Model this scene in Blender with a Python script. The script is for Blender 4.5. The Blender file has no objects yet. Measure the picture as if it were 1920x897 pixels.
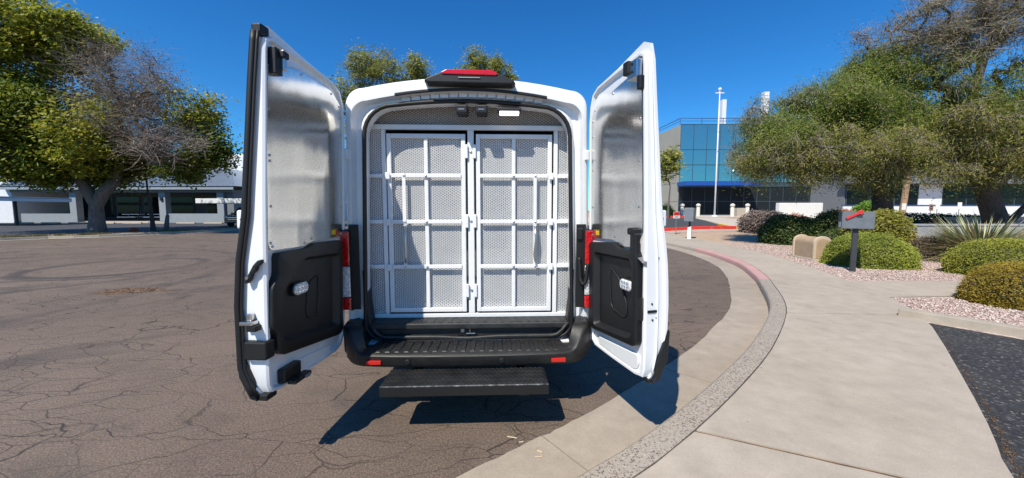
import bpy, bmesh, math, random
import numpy as np
from mathutils import Vector, Matrix

# ------------------------------------------------------------------ camera, sky, sun, exposure
scene = bpy.context.scene
col = scene.collection
random.seed(7)
rng = np.random.default_rng(7)
R = math.radians

cam_d = bpy.data.cameras.new('camera')
cam = bpy.data.objects.new('camera', cam_d)
col.objects.link(cam)
cam.location = (0, 0, 1.53)
cam.rotation_euler = (R(90 - 4.5), 0, 0)
cam_d.sensor_width = 36
cam_d.lens = 690 / 1920 * 36
cam_d.clip_start = 0.05
cam_d.clip_end = 3000
scene.camera = cam

SUN = Vector((-0.40, -0.68, 1.0)).normalized()      # direction towards the sun
elev = math.asin(SUN.z)
azim = math.atan2(SUN.x, SUN.y)                      # clockwise from +Y

world = bpy.data.worlds.new('World')
scene.world = world
world.use_nodes = True
wn = world.node_tree
for n in list(wn.nodes):
    wn.nodes.remove(n)
w_out = wn.nodes.new('ShaderNodeOutputWorld')
w_bg = wn.nodes.new('ShaderNodeBackground')
w_sky = wn.nodes.new('ShaderNodeTexSky')
w_sky.sky_type = 'NISHITA'
w_sky.sun_disc = False
w_sky.sun_elevation = elev
w_sky.sun_rotation = azim
w_sky.altitude = 400
w_sky.air_density = 1.0
w_sky.dust_density = 0.15
w_sky.ozone_density = 3.0
w_hsv = wn.nodes.new('ShaderNodeHueSaturation')
w_hsv.inputs['Saturation'].default_value = 1.28
w_hsv.inputs['Value'].default_value = 1.0
wn.links.new(w_sky.outputs[0], w_hsv.inputs['Color'])
w_tint = wn.nodes.new('ShaderNodeMix'); w_tint.data_type = 'RGBA'; w_tint.blend_type = 'MULTIPLY'
w_tint.inputs[0].default_value = 1.0; w_tint.inputs[7].default_value = (.42, .90, 1.16, 1)
wn.links.new(w_hsv.outputs[0], w_tint.inputs[6])
wn.links.new(w_tint.outputs[2], w_bg.inputs[0])
w_bg.inputs[1].default_value = 0.102
wn.links.new(w_bg.outputs[0], w_out.inputs[0])

sun_d = bpy.data.lights.new('sun', 'SUN')
sun_d.energy = 4.5
sun_d.angle = R(0.5)
sun_d.color = (1.0, 0.935, 0.80)
sun = bpy.data.objects.new('sun', sun_d)
col.objects.link(sun)
sun.rotation_euler = SUN.to_track_quat('Z', 'Y').to_euler()

scene.view_settings.view_transform = 'Standard'
scene.view_settings.look = 'None'
scene.view_settings.exposure = 0.40
scene.view_settings.gamma = 1.0
scene.view_settings.use_curve_mapping = False
scene.render.engine = 'CYCLES'
scene.cycles.use_denoising = True
scene.cycles.denoising_prefilter = 'NONE'
scene.cycles.denoising_input_passes = 'RGB_ALBEDO_NORMAL'
scene.cycles.sample_clamp_indirect = 3.0
scene.cycles.caustics_reflective = False
scene.cycles.caustics_refractive = False
scene.cycles.blur_glossy = 1.0
scene.cycles.max_bounces = 7
scene.cycles.transparent_max_bounces = 8

# ------------------------------------------------------------------ helpers
def tag(o, label=None, cat=None, group=None, kind=None):
    if label: o['label'] = label
    if cat: o['category'] = cat
    if group: o['group'] = group
    if kind: o['kind'] = kind
    return o

def empty(name, loc=(0, 0, 0), rz=0.0, parent=None):
    o = bpy.data.objects.new(name, None)
    o.empty_display_size = 0.1
    o.location = loc
    o.rotation_euler = (0, 0, rz)
    o.parent = parent
    col.objects.link(o)
    return o

def link_mesh(name, me, mat, parent=None):
    o = bpy.data.objects.new(name, me)
    if mat is not None and not me.materials:
        me.materials.append(mat)
    o.parent = parent
    col.objects.link(o)
    return o

def fast_mesh(name, verts, quads, mat, parent=None, smooth=False):
    """verts (N,3) array, quads (M,k) array of equal length faces"""
    verts = np.asarray(verts, dtype=np.float32)
    quads = np.asarray(quads, dtype=np.int32)
    me = bpy.data.meshes.new(name)
    me.vertices.add(len(verts))
    me.vertices.foreach_set('co', verts.ravel())
    k = quads.shape[1]
    me.loops.add(quads.size)
    me.loops.foreach_set('vertex_index', quads.ravel())
    me.polygons.add(len(quads))
    me.polygons.foreach_set('loop_start', np.arange(0, quads.size, k, dtype=np.int32))
    if smooth:
        me.polygons.foreach_set('use_smooth', np.ones(len(quads), dtype=bool))
    me.update(calc_edges=True)
    return link_mesh(name, me, mat, parent)

class MB:
    def __init__(self):
        self.v = []; self.f = []
    def quadbox(self, p8):
        b = len(self.v); self.v += [tuple(p) for p in p8]
        for q in ((0, 3, 2, 1), (4, 5, 6, 7), (0, 1, 5, 4), (1, 2, 6, 5), (2, 3, 7, 6), (3, 0, 4, 7)):
            self.f.append(tuple(b + i for i in q))
        return self
    def box(self, x0, x1, y0, y1, z0, z1):
        return self.quadbox([(x0, y0, z0), (x1, y0, z0), (x1, y1, z0), (x0, y1, z0),
                             (x0, y0, z1), (x1, y0, z1), (x1, y1, z1), (x0, y1, z1)])
    def loops(self, loops, close=True, cap0=False, cap1=False):
        """bridge successive rings of equal vertex count"""
        b = len(self.v); n = len(loops[0])
        for l in loops: self.v += [tuple(p) for p in l]
        for i in range(len(loops) - 1):
            for j in range(n if close else n - 1):
                k = (j + 1) % n
                self.f.append((b + i * n + j, b + i * n + k, b + (i + 1) * n + k, b + (i + 1) * n + j))
        if cap0: self.f.append(tuple(b + j for j in reversed(range(n))))
        if cap1: self.f.append(tuple(b + (len(loops) - 1) * n + j for j in range(n)))
        return self
    def prism(self, poly, fn, d0, d1):
        """poly of 2D points, fn(a,b,d) -> 3D"""
        return self.loops([[fn(a, b, d0) for a, b in poly], [fn(a, b, d1) for a, b in poly]], True, True, True)
    def tube(self, pts, r, n=8, cap=True):
        pts = [Vector(p) for p in pts]
        rr = r if isinstance(r, (list, tuple)) else [r] * len(pts)
        rings = []
        up = None
        for i, p in enumerate(pts):
            t = (pts[min(i + 1, len(pts) - 1)] - pts[max(i - 1, 0)])
            if t.length < 1e-9: t = Vector((0, 0, 1))
            t.normalize()
            if up is None:
                up = Vector((0, 0, 1)) if abs(t.z) < .9 else Vector((1, 0, 0))
            a = t.cross(up)
            if a.length < 1e-6: a = t.cross(Vector((0, 1, 0)))
            a.normalize(); c = a.cross(t).normalized(); up = c
            rings.append([p + (a * math.cos(2 * math.pi * k / n) + c * math.sin(2 * math.pi * k / n)) * rr[i] for k in range(n)])
        return self.loops(rings, True, cap, cap)
    def lathe(self, prof, n=16, c=(0, 0, 0)):
        rings = [[(c[0] + r * math.cos(2 * math.pi * k / n), c[1] + r * math.sin(2 * math.pi * k / n), c[2] + z) for k in range(n)] for r, z in prof]
        return self.loops(rings, True, True, True)
    def build(self, name, mat, parent=None, smooth=False, bevel=0, seg=2):
        me = bpy.data.meshes.new(name)
        me.from_pydata(self.v, [], self.f)
        bm = bmesh.new(); bm.from_mesh(me)
        bmesh.ops.recalc_face_normals(bm, faces=bm.faces)
        bm.to_mesh(me); bm.free()
        o = link_mesh(name, me, mat, parent)
        if smooth:
            for p in me.polygons: p.use_smooth = True
        if bevel:
            m = o.modifiers.new('bevel', 'BEVEL'); m.width = bevel; m.segments = seg
            m.limit_method = 'ANGLE'; m.angle_limit = R(35)
            m.harden_normals = False
        return o

def spline(pts, per=8):
    """Catmull-Rom through 2D/3D points"""
    P = [np.array(p, float) for p in pts]
    P = [2 * P[0] - P[1]] + P + [2 * P[-1] - P[-2]]
    out = []
    for i in range(1, len(P) - 2):
        for k in range(per):
            t = k / per
            a, b, c, d = P[i - 1], P[i], P[i + 1], P[i + 2]
            out.append(.5 * ((2 * b) + (c - a) * t + (2 * a - 5 * b + 4 * c - d) * t * t + (3 * b - a - 3 * c + d) * t ** 3))
    out.append(P[-2])
    return np.array(out)

def offset(line, d):
    """offset a 2D polyline to its right by d"""
    t = np.gradient(line, axis=0); t /= np.linalg.norm(t, axis=1)[:, None]
    return line + np.stack([t[:, 1], -t[:, 0]], 1) * d

def sstep(t):
    t = min(1, max(0, t)); return t * t * (3 - 2 * t)

# ------------------------------------------------------------------ materials
M = {}
class NT:
    def __init__(self, name):
        self.m = bpy.data.materials.new(name); self.m.use_nodes = True
        self.t = self.m.node_tree
        self.b = self.t.nodes['Principled BSDF']; self.out = self.t.nodes['Material Output']
        M[name] = self.m
    def n(self, typ, **kw):
        x = self.t.nodes.new('ShaderNode' + typ)
        for k, v in kw.items(): setattr(x, k, v)
        return x
    def l(self, a, b): self.t.links.new(a, b)
    def coord(self, which='Object', scale=(1, 1, 1)):
        tc = self.n('TexCoord'); mp = self.n('Mapping'); mp.inputs['Scale'].default_value = scale
        self.l(tc.outputs[which], mp.inputs[0]); return mp.outputs[0]
    def noise(self, co, s, d=4, rough=.55, dist=0):
        x = self.n('TexNoise'); x.inputs['Scale'].default_value = s; x.inputs['Detail'].default_value = d
        x.inputs['Roughness'].default_value = rough; x.inputs['Distortion'].default_value = dist
        if co is not None: self.l(co, x.inputs['Vector'])
        return x.outputs['Fac']
    def ramp(self, fac, stops):
        x = self.n('ValToRGB'); e = x.color_ramp.elements
        while len(e) < len(stops): e.new(.5)
        for i, (p, c) in enumerate(stops):
            e[i].position = p; e[i].color = (c[0], c[1], c[2], 1) if not isinstance(c, (int, float)) else (c, c, c, 1)
        self.l(fac, x.inputs[0]); return x.outputs[0]
    def mix(self, fac, a, b, mode='MIX'):
        x = self.n('Mix', data_type='RGBA', blend_type=mode)
        for s, v in ((x.inputs[0], fac), (x.inputs[6], a), (x.inputs[7], b)):
            if isinstance(v, (int, float)): s.default_value = v
            elif isinstance(v, tuple): s.default_value = (*v, 1)
            else: self.l(v, s)
        return x.outputs[2]
    def math(self, op, a, b=0.0, c=None):
        x = self.n('Math', operation=op)
        for i, v in enumerate((a, b, c)):
            if v is None: continue
            if isinstance(v, (int, float)): x.inputs[i].default_value = v
            else: self.l(v, x.inputs[i])
        return x.outputs[0]
    def bump(self, h, strength=.3, dist=.01, prev=None):
        x = self.n('Bump'); x.inputs['Strength'].default_value = strength; x.inputs['Distance'].default_value = dist
        self.l(h, x.inputs['Height'])
        if prev is not None: self.l(prev, x.inputs['Normal'])
        self.l(x.outputs[0], self.b.inputs['Normal']); return x.outputs[0]
    def set(self, color=None, rough=None, metal=None, **kw):
        for s, v in (('Base Color', color), ('Roughness', rough), ('Metallic', metal)):
            if v is None: continue
            if isinstance(v, tuple): self.b.inputs[s].default_value = (*v, 1)
            elif isinstance(v, (int, float)): self.b.inputs[s].default_value = v
            else: self.l(v, self.b.inputs[s])
        for k, v in kw.items(): self.b.inputs[k.replace('_', ' ')].default_value = v
        return self

def plain(name, c, rough=.5, metal=0, var=.12, scale=6, bump=0, bscale=60, **kw):
    t = NT(name); co = t.coord()
    f = t.noise(co, scale, 5)
    d = tuple(x * (1 - var) for x in c); u = tuple(min(1, x * (1 + var)) for x in c)
    t.set(t.ramp(f, [(.3, d), (.7, u)]), rough, metal, **kw)
    if bump: t.bump(t.noise(co, bscale, 3), bump, .004)
    return t.m

def mat_van_paint():
    t = NT('van_paint'); co = t.coord()
    f = t.noise(co, 3, 4)
    t.set(t.ramp(f, [(.3, (.77, .785, .80)), (.7, (.81, .82, .83))]), t.ramp(t.noise(co, 9, 4), [(.3, .18), (.75, .3)]), 0)
    t.b.inputs['Coat Weight'].default_value = .5; t.b.inputs['Coat Roughness'].default_value = .06
mat_van_paint()
plain('powder_coat', (.80, .81, .82), .38, var=.03, scale=14)
plain('black_rubber', (.006, .006, .0065), .55, var=.2)
plain('black_trim', (.008, .0085, .0095), .5, var=.15, bump=.15, bscale=900)
plain('floor_rubber', (.020, .0205, .0215), .5, var=.45, scale=14, bump=.4, bscale=260)
plain('interior_dark', (.045, .042, .04), .8)
plain('interior_liner', (.035, .032, .03), .7)
plain('steel', (.55, .55, .54), .28, 1, var=.08)
plain('dark_steel', (.04, .04, .042), .45, .6)
plain('tyre_rubber', (.02, .02, .021), .8, bump=.3, bscale=90)
plain('hub_grey', (.3, .3, .31), .4, .6)

def mat_bumper():
    t = NT('bumper_plastic'); co = t.coord()
    f = t.noise(t.coord(scale=(1, 2.5, 2)), 7, 6, .7)
    t.set(t.ramp(f, [(.35, (.009, .0095, .010)), (.62, (.017, .017, .0175)), (.8, (.05, .046, .042))]), t.ramp(f, [(.3, .42), (.7, .62)]), 0)
    t.bump(t.noise(co, 500, 2), .25, .003)
mat_bumper()

def mat_alu():
    t = NT('brushed_aluminium'); co = t.coord()
    w = t.noise(co, 2.6, 2, .4)
    br = t.noise(t.coord(scale=(6, 6, 420)), 1.0, 3, .6)
    w2 = t.noise(t.coord(scale=(1, 2.2, .6)), 3.2, 1, .3)
    t.set((.80, .775, .735), t.ramp(br, [(.3, .165), (.7, .20)]), 1)
    n = t.bump(w, .16, .02)
    n = t.bump(w2, .30, .02, n)
mat_alu()

def mat_lens(name, c, rough=.12):
    t = NT(name); co = t.coord()
    v = t.n('TexVoronoi'); v.inputs['Scale'].default_value = 55; t.l(co, v.inputs['Vector'])
    t.set(t.ramp(v.outputs['Distance'], [(.0, tuple(min(1, x * 1.4) for x in c)), (.6, tuple(x * .7 for x in c))]), rough, 0)
    t.b.inputs['Coat Weight'].default_value = 1; t.b.inputs['Coat Roughness'].default_value = .03
    t.bump(v.outputs['Distance'], .4, .01)
mat_lens('red_lens', (.60, .006, .008)); mat_lens('clear_lens', (.75, .76, .78)); mat_lens('amber_lens', (.8, .35, .02))
plain('brake_red', (.60, .006, .008), .22, var=.12, scale=30, Coat_Weight=.6)
mat_lens('lamp_lens', (.8, .82, .84), .1)
plain('reflector_red', (.55, .02, .015), .2, var=.1)
def mat_glow():
    t = NT('lit_lamp'); t.set((.9, .9, .9), .4); t.b.inputs['Emission Color'].default_value = (1, .98, .95, 1); t.b.inputs['Emission Strength'].default_value = 1.2; t.m.cycles.emission_sampling = 'NONE'
mat_glow()
plain('sticker_yellow', (.75, .5, .02), .5, var=.05); plain('sticker_green', (.04, .12, .06), .5, var=.05); plain('sticker_red', (.5, .03, .02), .5, var=.05)

# --- ground materials
def mat_asphalt():
    t = NT('old_asphalt'); co = t.coord()
    big = t.noise(co, .22, 5, .6); mid = t.noise(co, 1.6, 5, .6, .6)
    fine = t.noise(co, 70, 5, .8); grit = t.n('TexVoronoi'); grit.inputs['Scale'].default_value = 100; t.l(co, grit.inputs['Vector'])
    c = t.ramp(big, [(.3, (.120, .086, .064)), (.7, (.172, .128, .098))])
    c = t.mix(.75, c, t.ramp(mid, [(.25, (.62, .62, .63)), (.5, (1, 1, 1)), (.8, (1.12, 1.1, 1.08))]), 'MULTIPLY')
    c = t.mix(.85, c, t.ramp(fine, [(.34, (.36, .36, .37)), (.5, (.92, .92, .92)), (.66, (1.85, 1.8, 1.74))]), 'MULTIPLY')
    c = t.mix(t.ramp(grit.outputs['Distance'], [(.14, .8), (.26, 0)]), c, t.mix(grit.outputs['Color'], (.06, .05, .045), (.36, .31, .27)))
    # cracks: warped cell borders at two scales, only in places
    wn_ = t.n('TexNoise'); wn_.inputs['Scale'].default_value = 1.1; wn_.inputs['Detail'].default_value = 4; t.l(co, wn_.inputs['Vector'])
    def crack(scale, amt, w0, w1, stretch):
        mp = t.n('Mapping'); mp.inputs['Scale'].default_value = stretch; mp.inputs['Rotation'].default_value = (0, 0, .35)
        va = t.n('VectorMath', operation='SCALE'); va.inputs['Scale'].default_value = amt; t.l(wn_.outputs['Color'], va.inputs[0])
        ad = t.n('VectorMath', operation='ADD'); t.l(co, ad.inputs[0]); t.l(va.outputs[0], ad.inputs[1])
        t.l(ad.outputs[0], mp.inputs[0])
        v = t.n('TexVoronoi', feature='DISTANCE_TO_EDGE'); v.inputs['Scale'].default_value = scale; t.l(mp.outputs[0], v.inputs['Vector'])
        return t.ramp(v.outputs['Distance'], [(w0, 1.0), (w1, 0.0)])
    mask = t.ramp(t.noise(co, .55, 3), [(.38, 0.0), (.56, 1.0)])
    k1 = crack(1.25, .7, .003, .009, (.7, 2.3, 1))
    k2 = t.math('MULTIPLY', crack(2.6, .5, .006, .024, (.8, 1.9, 1)), mask)
    k = t.math('MAXIMUM', t.math('MULTIPLY', k1, t.ramp(t.noise(co, .8, 3), [(.30, 0.25), (.5, 1.0)])), t.math('MULTIPLY', k2, .75))
    c = t.mix(t.math('MULTIPLY', k, .85), c, (.014, .011, .010))
    # tyre marks: rings and an arc scrubbed onto the surface
    sp = t.n('SeparateXYZ'); t.l(co, sp.inputs[0])
    def ring(cx, cy, r, w, amt):
        dx = t.math('SUBTRACT', sp.outputs[0], cx); dy = t.math('SUBTRACT', sp.outputs[1], cy)
        d = t.math('SQRT', t.math('ADD', t.math('MULTIPLY', dx, dx), t.math('MULTIPLY', dy, dy)))
        d = t.math('ADD', d, t.math('MULTIPLY', mid, .35))
        e = t.math('ABSOLUTE', t.math('SUBTRACT', d, r))
        return t.math('MULTIPLY', t.ramp(t.math('DIVIDE', e, w), [(.3, 1.0), (1.0, 0.0)]), amt)
    rg = None
    for a in ((-10.6, 9.9, 1.9, .2, .75), (-10.3, 10.1, 2.35, .14, .6), (-11.6, 10.6, 3.2, .18, .5), (-12.5, 9.6, 4.4, .16, .45), (-16, 6, 9.3, .2, .4)):
        x = ring(*a); rg = x if rg is None else t.math('MAXIMUM', rg, x)
    rg = t.math('MULTIPLY', rg, t.ramp(big, [(.35, .25), (.55, 1.0)]))
    c = t.mix(rg, c, (.035, .03, .028))
    # soft dark blotches scattered across the asphalt by noise
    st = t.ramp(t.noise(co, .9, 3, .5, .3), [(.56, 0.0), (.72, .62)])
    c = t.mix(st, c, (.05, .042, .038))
    t.set(c, .88, 0)
    n = t.bump(k, -.8, .012)
    n = t.bump(fine, .5, .006, n)
    t.bump(grit.outputs['Distance'], .35, .006, n)
mat_asphalt()

def mat_concrete(name, c0, c1, stain=.36):
    t = NT(name); co = t.coord()
    a = t.noise(co, .5, 5, .6); b = t.noise(co, 5, 6, .65); f = t.noise(co, 90, 3, .7)
    c = t.ramp(a, [(.3, c0), (.7, c1)])
    c = t.mix(.8, c, t.ramp(b, [(.25, (.78, .77, .75)), (.7, (1.08, 1.08, 1.07))]), 'MULTIPLY')
    c = t.mix(.7, c, t.ramp(f, [(.3, (.82, .82, .82)), (.7, (1.1, 1.1, 1.1))]), 'MULTIPLY')
    c = t.mix(t.ramp(t.noise(co, 1.3, 6, .7, .4), [(.58, 0.0), (.8, stain)]), c, tuple(x * .35 for x in c0))
    v = t.n('TexVoronoi'); v.inputs['Scale'].default_value = 3.2; t.l(co, v.inputs['Vector'])
    c = t.mix(t.ramp(v.outputs['Distance'], [(.02, .7), (.05, 0)]), c, (.08, .07, .06))
    t.set(c, .85, 0); n = t.bump(f, .3, .004); t.bump(b, .15, .006, n)
mat_concrete('sidewalk_concrete', (.395, .335, .268), (.46, .395, .322))
mat_concrete('gutter_concrete', (.33, .275, .22), (.42, .355, .285), .4)
mat_concrete('kerb_concrete', (.36, .31, .25), (.45, .40, .33), .4)
mat_concrete('bollard_concrete', (.6, .56, .5), (.68, .64, .58), .1)
mat_concrete('wall_grey_stucco', (.30, .31, .325), (.36, .37, .385), .2)
mat_concrete('patio_concrete', (.5, .43, .36), (.56, .49, .42), .2)

def mat_aggregate():
    t = NT('exposed_aggregate'); co = t.coord()
    v = t.n('TexVoronoi'); v.inputs['Scale'].default_value = 78; t.l(co, v.inputs['Vector'])
    g = t.n('SeparateColor'); t.l(v.outputs['Color'], g.inputs[0])
    st = t.ramp(g.outputs[0], [(.0, (.05, .042, .04)), (.3, (.14, .10, .085)), (.6, (.30, .25, .21)), (1.0, (.46, .41, .35))])
    edge = t.ramp(v.outputs['Distance'], [(.35, 0.0), (.55, 1.0)])
    c = t.mix(edge, st, (.36, .31, .25))
    c = t.mix(t.ramp(t.noise(co, 2.2, 4), [(.5, 0.0), (.8, .6)]), c, (.38, .33, .27))
    t.set(c, .8, 0); t.bump(v.outputs['Distance'], -.7, .01)
mat_aggregate()
def mat_painted(name, c, under=(.42, .37, .31), wear=.62):
    t = NT(name); co = t.coord()
    f = t.noise(co, 4, 7, .75)
    t.set(t.mix(t.ramp(f, [(wear - .05, 0.0), (wear + .08, .75)]), t.ramp(t.noise(co, 1.1, 3), [(.3, tuple(x * .88 for x in c)), (.7, c)]), under), .7, 0)
    t.bump(t.noise(co, 70, 3), .25, .004)
mat_painted('faded_pink_paint', (.56, .31, .285), wear=.56); mat_painted('red_kerb_paint', (.62, .035, .025)); mat_painted('yellow_kerb_paint', (.75, .45, .05))

def mat_terrain():
    t = NT('gravel_ground'); co = t.coord()
    v = t.n('TexVoronoi'); v.inputs['Scale'].default_value = 24; t.l(co, v.inputs['Vector'])
    g = t.n('SeparateColor'); t.l(v.outputs['Color'], g.inputs[0])
    peb = t.ramp(g.outputs[0], [(0, (.28, .19, .155)), (.5, (.46, .345, .29)), (1, (.60, .50, .44))])
    dirt = t.ramp(t.noise(co, 2.5, 6, .7), [(.3, (.36, .25, .165)), (.7, (.48, .35, .235))])
    sp = t.n('SeparateXYZ'); t.l(co, sp.inputs[0])
    far = t.ramp(t.math('ADD', t.math('DIVIDE', sp.outputs[1], 40.0), t.math('MULTIPLY', t.noise(co, .35, 4), .2)), [(.42, 0.0), (.52, .85)])
    c = t.mix(far, peb, dirt)
    t.set(c, .9, 0); t.bump(v.outputs['Distance'], -.9, .03)
mat_terrain()
def mat_pebble():
    t = NT('pebble'); gi = t.n('NewGeometry')
    t.set(t.ramp(gi.outputs['Random Per Island'], [(0, (.27, .18, .15)), (.45, (.47, .35, .30)), (.8, (.58, .47, .41)), (1, (.66, .60, .55))]), .85, 0)
mat_pebble()
plain('soil', (.28, .20, .13), .95, var=.3, scale=3, bump=.4, bscale=30)
plain('dark_asphalt', (.052, .052, .055), .85, var=.25, scale=20, bump=.5, bscale=160)
def mat_dark2():
    t = NT('driveway_asphalt'); co = t.coord()
    v = t.n('TexVoronoi'); v.inputs['Scale'].default_value = 60; t.l(co, v.inputs['Vector'])
    g = t.n('SeparateColor'); t.l(v.outputs['Color'], g.inputs[0])
    c = t.ramp(g.outputs[0], [(0, (.018, .0175, .018)), (.72, (.036, .035, .034)), (.9, (.06, .057, .054)), (1, (.19, .175, .16))])
    c = t.mix(t.ramp(t.noise(co, 1.2, 5), [(.4, 0.0), (.75, .5)]), c, (.06, .057, .053))
    t.set(c, .85, 0); t.bump(v.outputs['Distance'], -.6, .012)
mat_dark2()
plain('pothole_earth', (.13, .075, .04), .95, var=.5, scale=9, bump=.9, bscale=30)
plain('straw', (.48, .39, .26), .8)

# --- buildings
plain('white_stucco', (.72, .74, .77), .85, var=.04, scale=2, bump=.15, bscale=80)
plain('grey_paint', (.17, .185, .20), .8, var=.05, scale=2)
plain('pale_grey_paint', (.27, .30, .33), .8, var=.05, scale=2)
plain('roof_metal', (.36, .41, .45), .38, .35, var=.06, scale=1)
plain('dark_window', (.008, .009, .011), .08, var=.2, Specular_IOR_Level=.15)
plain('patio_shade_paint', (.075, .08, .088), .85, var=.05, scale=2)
plain('cage_back', (.30, .30, .30), .6, var=.06)
plain('blue_fascia', (.012, .075, .34), .5, var=.05)
plain('tan_panel', (.36, .35, .30), .7, var=.05, scale=.6)
plain('mullion', (.05, .08, .10), .5)
def mat_glass():
    t = NT('teal_mirror_glass'); co = t.coord()
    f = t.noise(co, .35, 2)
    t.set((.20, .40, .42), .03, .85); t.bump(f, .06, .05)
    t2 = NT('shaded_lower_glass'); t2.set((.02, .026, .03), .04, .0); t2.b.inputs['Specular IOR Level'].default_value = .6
mat_glass()
plain('blue_rail', (.05, .12, .30), .4)
plain('white_metal', (.78, .79, .8), .4, var=.04)
plain('sign_white', (.76, .76, .74), .6, var=.04)
plain('sign_red', (.6, .04, .03), .5, var=.05)
plain('sign_brown', (.35, .19, .11), .6, var=.05)
plain('sign_ink', (.03, .03, .035), .6)
plain('sign_blue', (.02, .12, .42), .5)
plain('mailbox_grey', (.135, .155, .175), .5, var=.12, scale=9)
plain('post_dark', (.035, .037, .042), .6)
plain('flag_red', (.62, .03, .025), .45, var=.06)
plain('letter_white', (.62, .6, .62), .6)
plain('tan_plastic', (.42, .30, .19), .65, var=.12, scale=5)
plain('tan_rim', (.55, .43, .30), .6, var=.08)
plain('car_black', (.012, .013, .017), .12, var=.1, Coat_Weight=1.0)
plain('car_glass', (.015, .018, .02), .05)
plain('chrome', (.75, .75, .75), .12, 1, var=.02)
plain('orange_stuff', (.55, .06, .02), .7)

# --- plants
def mat_leaf(name, stops, trans=.35, rough=.55, patch=.9):
    t = NT(name); gi = t.n('NewGeometry')
    c = t.ramp(gi.outputs['Random Per Island'], stops)
    c = t.mix(1.0, c, t.ramp(t.noise(t.coord(), patch, 3, .6), [(.3, (.62, .66, .62)), (.55, (1, 1, 1)), (.75, (1.3, 1.22, 1.1))]), 'MULTIPLY')
    t.set(c, rough, 0); t.b.inputs['Specular IOR Level'].default_value = .3
    tr = t.n('BsdfTranslucent'); mx = t.n('MixShader'); mx.inputs[0].default_value = trans
    hs = t.n('HueSaturation'); hs.inputs['Value'].default_value = 1.25; hs.inputs['Hue'].default_value = .485
    t.l(c, hs.inputs['Color']); t.l(hs.outputs[0], tr.inputs[0])
    t.l(t.b.outputs[0], mx.inputs[1]); t.l(tr.outputs[0], mx.inputs[2]); t.l(mx.outputs[0], t.out.inputs[0])
mat_leaf('ficus_leaf', [(0, (.07, .115, .016)), (.5, (.14, .20, .024)), (.85, (.26, .29, .034)), (1, (.36, .32, .05))])
mat_leaf('ficus_leaf_bright', [(0, (.16, .21, .024)), (.5, (.29, .33, .036)), (1, (.46, .42, .06))])
mat_leaf('twig_leaf_dry', [(0, (.12, .085, .055)), (1, (.22, .17, .10))], .2)
mat_leaf('mesquite_leaf', [(0, (.09, .155, .022)), (.5, (.165, .235, .033)), (.85, (.26, .285, .05)), (1, (.36, .29, .11))])
mat_leaf('mesquite_leaf_grey', [(0, (.13, .13, .06)), (.6, (.2, .19, .10)), (1, (.32, .25, .17))])
mat_leaf('mesquite_leaf_olive', [(0, (.12, .155, .024)), (.5, (.215, .235, .042)), (1, (.36, .30, .10))])
mat_leaf('eucalyptus_leaf', [(0, (.14, .17, .03)), (.6, (.29, .31, .06)), (1, (.44, .41, .12))])
mat_leaf('hedge_leaf', [(0, (.15, .17, .02)), (.5, (.26, .275, .032)), (1, (.42, .40, .06))], .25)
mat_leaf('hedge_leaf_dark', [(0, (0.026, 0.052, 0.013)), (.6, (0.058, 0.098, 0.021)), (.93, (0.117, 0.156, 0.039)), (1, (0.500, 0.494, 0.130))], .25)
mat_leaf('hedge_leaf_olive', [(0, (.17, .125, .012)), (.5, (.30, .21, .02)), (1, (.44, .33, .045))], .25)
mat_leaf('hedge_leaf_green', [(0, (.14, .18, .022)), (.5, (.235, .275, .035)), (1, (.38, .39, .07))], .25)
mat_leaf('hedge_leaf_yellow', [(0, (.16, .17, .02)), (.6, (.3, .3, .03)), (.8, (.3, .22, .06)), (1, (.42, .36, .08))], .3)
mat_leaf('hedge_leaf_grey', [(0, (.13, .095, .085)), (.6, (.23, .17, .15)), (1, (.34, .27, .24))], .15)
mat_leaf('hedge_leaf_brown', [(0, (.09, .06, .045)), (.6, (.17, .12, .085)), (1, (.25, .19, .13))], .15)
mat_leaf('flower_pink', [(0, (.45, .12, .14)), (.5, (.5, .2, .12)), (1, (.4, .3, .08))], .25)
mat_leaf('bright_leaf', [(0, (.12, .26, .03)), (1, (.26, .42, .07))], .4)
mat_leaf('agave_blade', [(0, (.20, .27, .15)), (.5, (.34, .42, .24)), (.75, (.50, .50, .26)), (1, (.66, .56, .30))], .2)
mat_leaf('agave_dry', [(0, (.46, .34, .16)), (1, (.72, .58, .34))], .2)
mat_leaf('grass_blade', [(0, (.09, .10, .02)), (.6, (.17, .15, .05)), (1, (.35, .26, .12))], .3)
def mat_bark(name, c0, c1):
    t = NT(name); co = t.coord(scale=(1, 1, .35)); f = t.noise(co, 9, 6, .7, .5)
    t.set(t.ramp(f, [(.3, c0), (.7, c1)]), .9, 0); t.bump(f, .8, .04)
mat_bark('bark', (.075, .065, .06), (.19, .17, .155)); mat_bark('bark_dark', (.035, .028, .022), (.10, .08, .065))
mat_bark('bark_pale', (.22, .18, .15), (.40, .34, .29)); mat_bark('bark_palm', (.28, .17, .10), (.42, .28, .18))

# ------------------------------------------------------------------ ground, road, gutter, kerbs, pavement
KERB = spline([(-3.2, -.6), (-1.4, .62), (-.5, 1.22), (.28, 1.82), (.81, 2.21), (1.63, 2.93), (2.62, 3.92), (3.8, 5.35), (4.75, 6.95),
               (5.4, 8.2), (6.15, 10.1), (6.7, 13), (6.75, 16), (6.6, 22), (6.3, 35)], 10)
EDGE = spline([(-1.0, -2.6), (.6, -.8), (1.6, .6), (2.62, 1.82), (3.04, 2.23), (3.86, 3.07), (5.2, 4.5), (5.83, 5.42), (6.33, 6.34), (6.97, 7.94),
               (7.61, 9.83), (8.3, 12.38), (8.78, 15.88), (8.95, 18.65), (9.0, 24), (8.9, 35)], 10)
KB = offset(KERB, .205)
def ter(x, y):
    """height of the planted ground beside the pavement"""
    return .12 + .75 * sstep((y - 14) / 24) * sstep((x - 6.5) / 6)

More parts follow.
